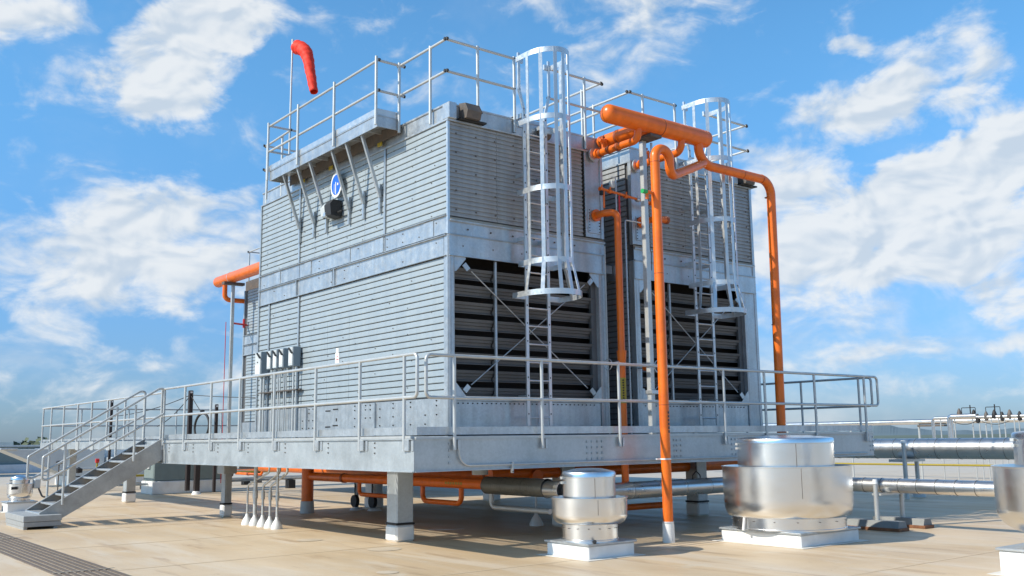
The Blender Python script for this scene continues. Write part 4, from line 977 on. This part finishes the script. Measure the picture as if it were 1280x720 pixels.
t = thing('trace_line', (11.0, 11.1, 5.5), 'thin orange line with small valves crossing the gap', 'pipe')
obj('line', MB().tube(bend([(10.62, 11.2, 5.52), (12.05, 11.2, 5.42), (12.05, 11.2, 5.1)], .05, 5), .022, 10), OR, t)
obj('drop', MB().tube([(11.05, 11.18, 5.45), (11.05, 11.18, .72)], .017, 10), 'redpaint', t)
for x, z in ((10.66, 5.51), (10.85, 5.50), (11.22, 5.47), (11.5, 5.45), (11.68, 5.44), (11.82, 5.43)):
    obj('valve', MB().tube([(x-.03, 11.2, z), (x+.03, 11.2, z)], .036, 12).tube([(x, 11.2, z), (x, 11.17, z+.07)], .012, 8), OR if x != 11.5 else 'alu', t)
for x, z in ((10.63, 5.44), (11.6, 5.40), (11.62, 5.56)): obj('valve_motor', MB().box(x-.025, x+.025, 11.13, 11.19, z-.045, z+.03, .006), 'black', t)
obj('riser_stub', MB().tube([(10.72, 11.2, 5.2), (10.72, 11.2, 5.5)], .016, 8), OR, t)
obj('riser_stub', MB().tube([(12.0, 11.2, 5.2), (12.0, 11.2, 5.42)], .016, 8), OR, t)
t = thing('bypass_conduit', (11.15, 11.1, 1.5), 'thin pale conduit looping beside the dark gap', 'conduit')
obj('pipe', MB().tube(bend([(11.55, 11.2, 5.06), (11.19, 11.2, 5.06), (11.19, 11.2, 1.54)], .04, 5), .013, 8), 'alu', t)
obj('pipe', MB().tube([(11.0, 11.2, 5.75), (11.0, 11.2, 5.0)], .012, 8).tube([(10.9, 11.2, 5.75), (11.0, 11.2, 5.75)], .012, 8), 'alu', t)
obj('box', MB().box(10.86, 10.94, 11.15, 11.22, 5.56, 5.68, .01), 'lightgrey', t)
o = obj('edge_conduit', MB().tube([(10.84, FY-.05, 1.55), (10.84, FY-.05, 4.6)], .012, 8), 'rail'); tag(o, 'thin vertical conduit on the right post of the left tower', 'conduit')
o = obj('cable', MB().tube(bend([(11.62, 11.2, 5.5), (11.64, 11.25, 4.95), (11.9, 11.3, 4.6), (11.93, 11.34, 4.3)], .1, 6), .006, 6), 'black'); tag(o, 'thin dark cable hanging on the right tower beside the post', 'cable')
o = obj('cable', MB().tube(bend([(11.57, 10.9, 2.5), (11.62, 11.0, 2.35), (11.52, 11.1, 2.2)], .1, 6), .006, 6), 'black'); tag(o, 'short dark cable below the bright handwheel', 'cable')

# rear header of tower 3
t = thing('rear_header_pipe', (11.3, 27, 6.4), 'orange header pipe sticking out past the far left tower', 'pipe')
pa, ra = capend((11.3, 29.4, 6.48), (0, 1, 0), .17, flat=.7)
obj('main_barrel', MB().tube([(11.3, 22.2, 6.48)]+pa, .17, 24, radii=[.17]+ra), OR, t)
obj('branch', MB().tube(bend([(11.3, 28.85, 6.4), (11.3, 28.85, 5.86), (12.1, 28.85, 5.86)], .17, 8), .075, 16), OR, t)
obj('strap', MB().tube([(11.3, 28.3, 6.48), (11.3, 28.33, 6.48)], .178, 24), 'alu', t)
t = thing('rear_header_support', (11.3, 28.2, 1.5), 'tall grey posts under the far left orange header', 'post')
obj('post', MB().box(11.27, 11.36, 28.2, 28.29, 0.3, 6.25), 'rail', t); obj('crossbeam', MB().box(11.0, 11.65, 28.15, 28.35, 6.24, 6.32), 'motor', t)
obj('post', MB().tube([(11.15, 28.3, .3), (11.15, 28.3, 5.1)], .012, 8), 'redpaint', t)
obj('branch', MB().tube([(11.3, 28.3, 5.08), (12.0, 28.6, 5.08)], .03, 8).tube([(11.8, 28.5, 4.98), (11.8, 28.5, 5.25)], .04, 8), 'redpaint', t)

# pipes below the deck
t = thing('underdeck_main_pipe', (10.5, 12.5, .7), 'fat orange main high under the deck, behind the thinner one', 'pipe')
obj('pipe', MB().tube([(10.5, 12.75, .86), (10.5, 26.0, .86)], .115, 24), OR, t)
for y in (14.1, 17.2, 20.3, 24): obj('coupling', MB().tube([(10.5, y, .86), (10.5, y+.06, .86)], .122, 24), 'brown', t)
g = MB()
for k in range(7): g.box(9.362, 9.366, 13.35+k*.075, 13.35+k*.075+.045, .75, .79)
obj('flow_marker', g, 'yellow', t)
obj('hanger', MB().tube([(10.5, 14.6, 1.0), (10.5, 14.6, 1.3)], .009, 6).tube([(10.5, 18.6, 1.0), (10.5, 18.6, 1.3)], .009, 6), 'rail', t)
t = thing('underdeck_branch_pipe', (9.45, 14, .6), 'orange pipe under the deck running from the standpipe to the dark insulated section', 'pipe')
obj('pipe', MB().tube([(9.45, 12.76, .77), (9.45, 19.0, .76)], .086, 20), OR, t)
obj('coupling', MB().tube([(9.45, 17.5, .76), (9.45, 17.58, .76)], .098, 20), 'brown', t)
obj('loop', MB().tube(bend([(9.6, 17.2, .7), (9.6, 17.2, .45), (9.6, 15.9, .45), (9.6, 15.9, .7)], .1, 6), .04, 12), OR, t)
obj('loop', MB().tube(bend([(9.6, 14.9, .7), (9.6, 14.9, .42), (9.6, 13.7, .42), (9.6, 13.7, .7)], .12, 6), .045, 12), OR, t)
t = thing('orange_standpipe', (9.4, 19.4, 0), 'short fat orange standpipe with a grey foot under the deck', 'pipe')
obj('pipe', MB().tube([(9.42, 19.1, .24), (9.42, 19.1, 1.12)], .125, 24), OR, t); obj('sleeve', MB().tube([(9.42, 19.1, 0), (9.42, 19.1, .25)], .14, 24, radii=[.15, .135]), 'lightgrey', t)
t = thing('rear_orange_loop', (12.5, 22, .5), 'thin orange loop of pipe under the far left part of the deck', 'pipe')
obj('pipe', MB().tube(bend([(11.0, 26.5, .95), (11.0, 25.0, .95), (11.0, 25.0, .62), (11.0, 26.8, .62)], .15, 6), .035, 12), OR, t); obj('coupling', MB().tube([(11, 25.9, .62), (11, 26, .62)], .045, 10), 'brown', t)
t = thing('underdeck_cross_pipe', (12, 12.6, .8), 'dark orange pipe crossing under the front of the deck above the silver duct', 'pipe')
obj('pipe', MB().tube([(9.6, 12.9, .92), (16.2, 12.9, .92)], .10, 20), OR, t)
obj('low_loop', MB().tube(bend([(11.8, 12.2, .6), (11.8, 12.2, .30), (12.9, 12.2, .30)], .12, 6), .055, 16), OR, t)
for x in (12.2, 13.6, 15): obj('hanger', MB().tube([(x, 12.9, 1.0), (x, 12.9, 1.3)], .008, 6), 'black', t)

# insulated silver ducts in segments
def jacket_pipe(label, pts_segs, r, seg, mat_='jacket', group=None):
    a, b = V(pts_segs[0]), V(pts_segs[1]); L = (b-a).length; n = max(1, round(L/seg)); d = (b-a)/n
    t = thing('insulated_pipe', a, label, 'pipe', group)
    rot = V(0, 0, 1).rotation_difference(d.normalized())
    g = MB(); g.lathe([(r, 0), (r, d.length-.02), (r+.006, d.length-.018), (r+.006, d.length), (r, d.length)], (0, 0, 0), 28)
    me = g.mesh('jacket_section', M[mat_]); fixn(me)
    bm_ = MB().tube([(0, 0, -.008), (0, 0, .008)], r+.0045, 28).mesh('jacket_band', M['bandgrey']); fixn(bm_)
    for k in range(n):
        o = inst('jacket_band', bm_, a+d*k, t); o.rotation_mode = 'QUATERNION'; o.rotation_quaternion = rot
        o = inst('jacket_section', me, a+d*k, t); o.rotation_mode = 'QUATERNION'; o.rotation_quaternion = rot
    return t
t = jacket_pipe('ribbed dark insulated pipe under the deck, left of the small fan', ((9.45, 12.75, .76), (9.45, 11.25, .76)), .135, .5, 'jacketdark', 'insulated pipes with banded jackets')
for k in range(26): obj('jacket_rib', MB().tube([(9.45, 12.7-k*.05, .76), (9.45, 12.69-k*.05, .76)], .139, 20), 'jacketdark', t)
obj('drain_leg', MB().tube(bend([(9.45, 12.65, .7), (9.45, 12.65, .42), (9.45, 11.2, .42)], .1, 6), .04, 12), 'rail', t)
obj('top_valve', MB().lathe([(0, 1.1), (.13, 1.1), (.13, .93), (0, .93)], (9.3, 12.75, 0), 20), 'lightgrey', t)
jacket_pipe('short bright insulated pipe section entering behind the small fan', ((9.45, 11.25, .74), (9.45, 10.9, .74)), .125, .35, 'jacket', 'insulated pipes with banded jackets')
t = jacket_pipe('silver insulated pipe crossing under the front edge of the deck between the two fans', ((9.6, 10.9, .68), (14.4, 10.9, .68)), .13, .62, 'jacket', 'insulated pipes with banded jackets')
for x in (12.35, 14.0): obj('clevis_hanger', MB().tube(bend([(x-.1, 10.9, .72), (x-.09, 10.9, .86), (x, 10.9, .93), (x+.09, 10.9, .86), (x+.1, 10.9, .72)], .03, 4), .009, 6).tube([(x, 10.9, .93), (x, 10.9, 1.15)], .009, 6), 'black', t)
jacket_pipe('lower silver insulated pipe running from the large fan towards the right edge', ((14.55, 10.75, .67), (14.55, 3.0, .67)), .115, .31, 'jacket', 'insulated pipes with banded jackets')
t = jacket_pipe('big upper silver insulated pipe running to the right edge past the end of the deck', ((21.6, 19.5, 1.14), (21.6, 6.0, 1.14)), .235, .52, 'jacket', 'insulated pipes with banded jackets')
o = obj('elbow', MB().tube(bend([(14.38, 10.9, .68), (14.55, 10.9, .68), (14.55, 10.74, .67)], .15, 8), .117, 24), 'jacket', bpy.data.objects['insulated_pipe.003'] if 'insulated_pipe.003' in bpy.data.objects else t)

def pipe_stand(x, y0, dx, zt, label, pad=True, dy=0, r=.035):
    t = thing('pipe_stand', (x, y0, 0), label, 'pipe support', 'pipe supports on padded feet')
    for k, (xx, yy_) in enumerate(((x, y0), (x+dx, y0+dy))):
        z0 = .1 if pad else 0
        obj('post', MB().tube([(xx, yy_, z0), (xx, yy_, zt+(.05 if k == 0 else .0))], r, 14), 'rail', t)
        if k == 0: obj('post_cap', MB().tube([(xx, yy_, zt+.05), (xx, yy_, zt+.12)], r*1.25, 14, radii=[r*1.25, r*1.0]), 'whiteplastic', t)
        if pad:
            obj('channel_foot', MB().extr([(xx-.13, .05), (xx-.09, .15), (xx+.09, .15), (xx+.13, .05)], 'y', yy_-.42, yy_+.48), 'padgrey', t)
            obj('timber_pad', MB().box(xx-.14, xx+.14, yy_-.45, yy_+.5, 0, .05, .005), 'rust', t)
    return t
t = pipe_stand(14.18, 8.80, .74, .66, 'two post stand with rust edged pads under the lower silver pipe')
obj('saddle', MB().box(14.2, 14.9, 8.72, 8.88, .53, .56), 'rail', t)
t = pipe_stand(21.1, 12.3, .95, 1.22, 'two post stand under the big upper silver pipe by the deck end', pad=False, dy=.25, r=.05)
obj('saddle', MB().box(21.1, 22.0, 12.3, 12.7, .84, .90), 'rail', t)
obj('base', MB().lathe([(.16, 0), (.1, .18), (.05, .2)], (22.05, 12.55, 0), 16), 'lightgrey', t)

# long thin pipe and valve station far right
t = thing('long_roof_pipe', (30, 0, 1.86), 'long thin silver pipe high on posts beyond the right end of the deck', 'pipe')
obj('pipe', MB().tube([(30, 2, 1.88), (30, 28, 1.84)], .085, 16), 'jacket', t)
for y in (4, 6.5, 9, 11, 13.5, 16.9, 19.4, 22, 25): obj('post', MB().tube([(30, y, 0), (30, y, 1.78)], .035, 8), 'rail', t)
obj('shoe', MB().box(29.9, 30.1, 16.0, 16.9, 1.70, 1.76), 'motor', t)
t = thing('valve_station', (26, 12, 0), 'cluster of silver elbow pipes and black valves above the big silver pipe', 'valve station')
for px_, y, z, r in ((26, 14.22, 1.90, .045), (26, 13.73, 1.93, .075)):
    obj('elbow_pipe', MB().tube(bend([(px_, y, .9), (px_, y, z), (px_, y-.75, z)], .07, 6), r, 14), 'jacket', t)
for k, (y, z) in enumerate(((13.45, 2.02), (13.05, 1.98), (12.95, 1.86), (12.72, 1.92), (12.5, 1.96), (12.3, 1.9), (12.1, 1.95), (11.85, 1.9))):
    obj('valve', MB().lathe([(.02, -.12), (.05, -.1), (.065, 0), (.04, .08), (.015, .13)], (26, y, z), 12), 'black' if k % 3 else 'motor', t)
for y in (13.0, 12.34):
    obj('actuator_frame', MB().tube(bend([(26, y+.38, z-.0), (26, y+.38, 2.16), (26, y, 2.16), (26, y, 1.95)], .02, 3), .010, 6), 'black', t)
    obj('actuator', MB().tube([(26, y+.14, 1.95), (26, y+.14, 2.23)], .016, 8), 'black', t)
for a, b in ((13.0, 12.55), (12.45, 12.15), (12.05, 11.0)): obj('manifold_pipe', MB().tube([(26, a, 1.90), (26, b, 1.90)], .055, 12), 'jacket', t)
for y in (14.0, 13.6, 13.1, 12.92, 12.75, 12.6, 12.4, 12.25, 12.0, 11.88): obj('post', MB().tube([(26, y, 0), (26, y, 1.88)], .018, 8), 'rail', t)
obj('drain_cable', MB().tube([(25.9, 13.6-k*.055, 1.80-.09*math.sin(k/12*pi)) for k in range(13)], .009, 6), 'black', t)
obj('drain_cable', MB().tube([(25.9, 12.8-k*.06, 1.78-.08*math.sin(k/12*pi)) for k in range(13)], .009, 6), 'black', t)
t = thing('far_mast', (330, 145, -14), 'tiny red and white mast head on the skyline at the far right', 'mast')
mx, my = 330*math.sin(math.radians(66.5)), 330*math.cos(math.radians(66.5))
t.location = (mx, my, -14)
obj('tower', MB().tube([(mx, my, -14), (mx, my, 8.5)], .35, 6, radii=[.8, .3]), 'lightgrey', t)
obj('tank', MB().lathe([(.5, 7.2), (2.4, 9.6), (2.4, 11), (0, 11)], (mx, my, 0), 16), 'redpaint', t)
t = thing('yellow_gas_pipe', (24, 5, .7), 'thin yellow pipe crossing the pale roof behind the silver pipes', 'pipe')
obj('pipe', MB().tube([(24, 3, .70), (24, 22, .68)], .026, 12), 'yellow', t)
for y in (7, 17.5): obj('block', MB().box(23.92, 24.08, y-.06, y+.06, 0, .66), 'motor', t)
t = thing('yellow_gas_pipe', (10, 33, .4), 'thin yellow pipe glimpsed under the left part of the deck', 'pipe')
obj('pipe', MB().tube([(9, 34.5, .40), (26, 34.5, .40)], .04, 10), 'yellow', t)
for x in (11, 15, 19, 23): obj('block', MB().box(x-.1, x+.1, 34.35, 34.65, 0, .36), 'motor', t)
for i, (y, z, r) in enumerate(((36.5, .62, .05), (33.2, .22, .05), (29.6, .30, .035))):
    t = thing('roof_pipe', (9, y, z), ['grey pipe glimpsed farthest back under the left part of the deck', 'grey pipe low behind the white cones, middle of three', 'nearest thin grey pipe on the roof behind the white cones'][i], 'pipe', 'grey pipes on the far roof')
    obj('pipe', MB().tube([(8.6, y, z), (26, y+.2, z)], r, 10), 'rail', t)
    for x in (10.5, 14, 18): obj('block', MB().box(x-.12, x+.12, y-.1, y+.15, 0, z-r), 'black', t)

# pitch pockets and conduits rising to the deck
GP = 'white sealing cones with conduits under the left beam'
for k, (x, y, rise, rr_, txt) in enumerate(((7.33, 17.29, (7.45, 16.64), .017, 'white cone leftmost in the row with a thin kinked conduit'), (7.36, 17.02, (7.36, 17.02), .035, 'white cone second in the row with a thick straight conduit'),
                            (7.36, 16.68, (7.51, 16.33), .022, 'middle white cone with a conduit leaning back'), (7.35, 16.35, (7.50, 16.00), .022, 'fourth white cone in the row with a leaning conduit'), (7.36, 16.08, (7.36, 16.08), .022, 'white cone nearest the camera in the row'))):
    t = thing('pitch_pocket', (x, y, 0), txt, 'pipe seal', GP)
    obj('cone', MB().lathe([(.10, 0), (.097, .04), (.068, .11), (.034, .16), (.026, .20), (0, .20)], (x, y, 0), 20), 'white', t)
    if rise == (x, y) or k == 1: p = [(x, y, .2), (rise[0], rise[1], 1.12)]
    else: p = bend([(x, y, .2), (x, y, .72), (rise[0], rise[1], .95), (rise[0], rise[1], 1.14)], .08, 5)
    obj('conduit', MB().tube(p, rr_, 10), 'rail', t)
    if k: obj('coupling', MB().tube([(x, y, .48), (x, y, .62)], rr_+.012, 10), 'rail', t)
t = thing('pitch_pocket', (10.9, 13.3, 0), 'lone white cone with a thin rod in the shade under the deck', 'pipe seal', GP)
obj('cone', MB().lathe([(.12, 0), (.115, .04), (.08, .12), (.034, .18), (.026, .22), (0, .22)], (10.9, 13.3, 0), 20), 'white', t)
obj('conduit', MB().tube([(10.9, 13.3, .2), (10.9, 13.3, 1.15)], .014, 8), 'rail', t)
# posts with black counterweights
for k, (x, y) in enumerate(((10.6, 19.1), (10.75, 18.6), (11.3, 18.5))):
    t = thing('weighted_post', (x, y, 0), ['thin grey post with a black round foot, left of three under the deck', 'thin grey post with a black round foot, middle of three under the deck', 'thin grey post with a black round foot, right of three under the deck'][k], 'post', 'posts with black round feet under the deck')
    obj('post', MB().tube([(x, y, .05), (x, y, 1.12)], .04, 10), 'rail', t); obj('black_foot', MB().tube([(x-.14, y-.1, .2), (x-.06, y-.1, .2)], .13, 16), 'black', t)
    obj('base', MB().lathe([(.16, 0), (.12, .05), (0, .06)], (x, y, 0), 16), 'white', t); obj('stay', MB().tube([(x-.1, y-.1, .3), (x+.05, y+.2, 1.0)], .014, 6), 'black', t)
t = thing('floor_scrap', (9.2, 13.6, 0), 'pale twisted scrap of tape on the shaded roof under the deck', 'scrap')
obj('strip', MB().bar((9.1, 13.95, .008), (9.45, 13.7, .008), .03, .004), 'whiteplastic', t); obj('strip', MB().bar((9.4, 13.72, .008), (9.65, 13.7, .008), .02, .004), 'whiteplastic', t)

# equipment box under the left end
t = thing('roof_unit', (9.4, 29.8, 0), 'grey green boxed unit on a white base behind the stair under the deck', 'roof unit')
obj('cabinet', MB().box(9.5, 11.6, 29.3, 30.2, .38, 1.22, .03), 'parapet', t); obj('curb', MB().box(9.45, 11.65, 29.25, 30.25, 0, .38, .02), 'white', t)
obj('disconnect', MB().box(9.45, 9.49, 29.6, 29.85, .75, 1.1), 'whiteplastic', t)
obj('hood', MB().extr([(11.6, .45), (11.95, .45), (12.1, 1.15), (11.6, 1.15)], 'y', 29.35, 30.15), 'motor', t)
t = thing('black_prop', (10.5, 28.4, 0), 'thick black prop under the deck beside the grey boxed unit', 'post')
obj('shaft', MB().box(10.42, 10.56, 28.4, 28.54, .08, 1.4), 'blackpost', t); obj('foot', MB().lathe([(.14, 0), (.1, .09), (0, .1)], (10.49, 28.47, 0), 14), 'white', t)
t = thing('gas_regulator', (9.8, 32, 0), 'yellow gas regulator with small pipes behind the stair', 'regulator')
obj('pipe', MB().tube(bend([(9.3, 33, .1), (9.3, 33, .75), (9.9, 33, .75), (9.9, 33, .1)], .05, 4), .035, 8), 'yellow', t); obj('body', MB().tube([(9.5, 33, .75), (9.7, 33, .75)], .1, 12), 'yellow', t)
obj('cap', MB().tube([(9.6, 33, .75), (9.6, 33, .9)], .05, 10), 'black', t)

# black posts with cables, ring
for k, (x, y, z0, z1, l) in enumerate(((10.3, 28.7, 1.5, 3.03, 'tallest black post with cables, beside the black ring'), (10.6, 27.4, 1.5, 2.58, 'short black post right of the black ring'), (9.6, 34.2, 1.5, 2.95, 'black post seen through the stair handrails'))):
    t = thing('cable_post', (x, y, 0), l, 'post', 'black cable posts behind the left rail')
    w = .06 if k == 0 else .042
    obj('shaft', MB().box(x-w, x+w, y-w, y+w, 0.1, z1, .01), 'blackpost', t); obj('cap', MB().box(x-w*.6, x+w*.6, y-w*1.05, y+w*.6, z1-.08, z1-.03), 'whiteplastic', t)
t = thing('black_ring', (10.5, 28.0, 1.5), 'black hoop of coiled hose standing on the rear deck', 'hoop')
obj('hoop', MB().tube([(10.35+.02*math.sin(a), 27.85+.56*math.cos(a), 1.95+.38*math.sin(a)) for a in [2*pi*k/36 for k in range(37)]], .035, 8), 'black', t)
obj('hub_pin', MB().box(10.3, 10.4, 27.8, 27.9, 2.3, 2.42), 'black', t)
def cable(a, b, sag, label):
    a = V(a); b = V(b); o = obj('stay_cable', MB().tube([a.lerp(b, k/14)-V(0, 0, sag*4*(k/14)*(1-k/14)) for k in range(15)], .012, 6), 'black')
    tag(o, label, 'cable', 'stay cables behind the left rail')
cable((10.3, 28.7, 2.9), (9.6, 34.2, 2.4), .12, 'cable from the tall black post to the one behind the stair')
cable((10.3, 28.7, 2.9), (10.35, 27.8, 2.3), .02, 'short cable from the tall black post to the ring')
cable((10.3, 28.7, 2.9), (9.9, 30.4, 2.0), .12, 'drooping short cable left of the tall black post')
cable((10.3, 28.7, 2.9), (12.0, 24.5, 2.7), .05, 'cable from the tall black post towards the far tower')

# scoop hood and low white roof unit at the far left
t = thing('air_scoop', (7, 36, 0), 'pale grey flared intake hood behind the foot of the stair', 'hood')
obj('hood', MB().extr([(7.1, 1.32), (10.5, 1.34), (10.5, .3), (9.4, .3)], 'y', 38, 39.6), 'lightgrey', t)
obj('lip', MB().box(7.0, 7.55, 37.95, 39.65, 1.32, 1.38, .01), 'alu', t); obj('base', MB().box(9.2, 9.7, 38, 39.6, 0, .36, .02), 'white', t)
t = thing('long_roof_unit', (9.8, 36, 0), 'long low pale unit with a white base behind the stair handrails', 'roof unit')
obj('body', MB().box(10.55, 14.6, 37, 39, .3, 1.0, .02), 'lightgrey', t); obj('upper_case', MB().box(10.6, 18, 39.05, 40.5, .3, 1.42, .02), 'white', t); obj('curb', MB().box(10.5, 14.7, 36.95, 39.02, 0, .3), 'white', t)
t = thing('red_valve', (8.7, 31, 0), 'small red handled valve on a yellow stem behind the stair rails', 'valve')
obj('stem', MB().tube([(8.9, 33, .2), (8.9, 33, .92)], .03, 8), 'yellow', t); obj('handle', MB().tube([(8.85, 33, .96), (8.95, 33, .96)], .07, 10), 'redpaint', t); obj('pipe', MB().tube([(8.9, 33, .25), (9.4, 33, .25)], .03, 8), 'yellow', t)
t = thing('vent_stub', (8.2, 33, 0), 'two small black capped vents behind the stair rails', 'vent')
obj('stem', MB().tube([(8.0, 34, 0), (8.0, 34, .85)], .02, 8), 'motor', t); obj('cap', MB().lathe([(.0, .98), (.1, .95), (.1, .87), (0, .85)], (8.0, 34, 0), 12), 'black', t)
obj('cap', MB().lathe([(.0, .78), (.12, .72), (.12, .6), (0, .58)], (8.35, 33, 0), 12), 'black', t)

# ------------------------------------------------------------ exhaust fans
def fan(x, y, rc, rb, rn, zc, zr, zbb, zn, half, zcurb, label, ang=0, segs=64):
    """mushroom roof fan: cap, bowl, neck, curb"""
    t = thing('roof_exhaust_fan', (x, y, 0), label, 'exhaust fan', 'spun aluminium exhaust fans on white curbs')
    c = (x, y, 0)
    h = half
    obj('curb', MB().box(x-h, x+h, y-h, y+h, 0, zcurb, .012), 'white', t)
    obj('curb_flashing', MB().box(x-h-.1, x+h+.1, y-h-.1, y+h+.1, .002, .008, .002), mat('flashing_membrane', (.74, .70, .63), .5, 0, .08, 3), t)
    obj('curb_cap', MB().box(x-h-.025, x+h+.025, y-h-.025, y+h+.025, zcurb+.002, zcurb+.03, .006), 'galv', t)
    obj('neck', MB().lathe([(rn, zcurb+.03), (rn, zcurb+.05), (rn-.012, zcurb+.055), (rn-.012, zbb+.03)], c, segs), 'spun', t)
    rimr = rb+.018
    prof = [(rn*.96, zbb), (rn*1.02, zbb+.004)]
    H = (zr-zbb)
    for k in range(1, 11):
        a = k/10*pi/2
        prof.append((rn*1.02+(rb-rn*1.02)*math.sin(a)**.9, zbb+.004+H*.36*(1-math.cos(a))**.95))
    prof += [(rb+.003, zr-.03), (rb+.003, zr-.012), (rimr, zr-.006), (rimr, zr+.004), (rb-.01, zr+.004), (rb-.02, zr-.1), (rc*.8, zr-.22)]
    obj('bowl', MB().lathe(prof, c, segs), 'spun', t)
    cp = [(rc-.004, zr-.2), (rc-.004, zc-.085), (rc+.006, zc-.08), (rc+.006, zc-.03), (rc-.01, zc-.008), (rc-.05, zc), (rc*.5, zc+.028), (0, zc+.036)]
    obj('cap', MB().lathe(cp, c, segs), 'spun', t)
    # seam, latch, screws
    a = math.atan2(-y, -x)+.22
    s = MB().bar((x+(rb+.004)*math.cos(a), y+(rb+.004)*math.sin(a), zbb+H*.4), (x+(rb+.004)*math.cos(a), y+(rb+.004)*math.sin(a), zr-.02), .006, .004)
    s.bar((x+rc*math.cos(a), y+rc*math.sin(a), zr), (x+rc*math.cos(a), y+rc*math.sin(a), zc-.09), .006, .004)
    obj('seam', s, 'motor', t)
    a2 = math.atan2(-y, -x)-1.25
    for zz in (zc-.09, zc-.15): 
        obj('latch', MB().box(x+(rc+.02)*math.cos(a2)-.02, x+(rc+.02)*math.cos(a2)+.02, y+(rc+.02)*math.sin(a2)-.02, y+(rc+.02)*math.sin(a2)+.02, zz-.012, zz+.02), 'rail', t)
    g = MB()
    for k in range(16):
        b = 2*pi*k/16; g.box(x+(rn)*math.cos(b)-.008, x+rn*math.cos(b)+.008, y+rn*math.sin(b)-.008, y+rn*math.sin(b)+.008, zbb-.047, zbb-.04)
    obj('screws', g, 'motor', t)['kind'] = 'stuff'
    return t
f1 = fan(8.70, 9.52, .345, .485, .37, 1.07, .735, .40, .17, .40, .165, 'small silver exhaust fan on a white curb in front of the deck')
f2 = fan(11.88, 8.78, .68, .90, .80, 1.46, 1.06, .36, .17, .68, .165, 'large silver exhaust fan on a white curb right of the front riser')
f3 = fan(11.32, 4.52, .68, .90, .56, 1.5, 1.13, .42, .25, .68, .25, 'large silver exhaust fan cut off by the right edge of the photo')
a = math.atan2(-4.42, -11.45)-.55
for da, z, h_, m_ in ((0, 1.0, .11, 'lightgrey'), (.055, .99, .07, 'whiteplastic'), (.12, 1.0, .1, 'whiteplastic')):
    b = a-da+.05; R = .905; cx, cy = 11.32+R*math.cos(b), 4.52+R*math.sin(b); tdir = V(-math.sin(b), math.cos(b), 0)
    obj('label_sticker', MB().bar(V(cx, cy, z)-tdir*.024, V(cx, cy, z)+tdir*.024, .003, h_), m_, f3)
# small details on fans
obj('weep_fitting', MB().tube([(8.45, 9.17, .2), (8.38, 9.09, .22)], .025, 8), 'black', f1)
obj('drain_spout', MB().tube([(11.07, 8.95, .19), (11.09, 8.93, .40)], .02, 8), 'whiteplastic', f2)
f4 = fan(5.02, 24.75, .20, .27, .22, .78, .62, .30, .16, .30, .2, 'tiny silver exhaust fan on a white curb left of the stair')
obj('motor_box', MB().box(5.28, 5.42, 24.6, 24.8, .5, .72, .02), 'lightgrey', f4); obj('name_plate', MB().box(4.78, 4.9, 24.44, 24.47, .5, .56), 'black', f4)
obj('power_whip', MB().tube(bend([(5.38, 24.6, .5), (5.45, 24.5, .3), (5.7, 24.4, .34), (5.75, 24.4, .05)], .08, 6), .02, 8), 'motor', f4)
t = thing('roof_block', (4.7, 24.2, 0), 'low grey block cut by the left edge beside the tiny fan', 'block')
obj('block', MB().box(3.9, 4.62, 24.9, 25.3, .03, .22, .01), 'lightgrey', t); obj('base', MB().box(3.92, 4.6, 24.95, 25.25, 0, .03), 'black', t)
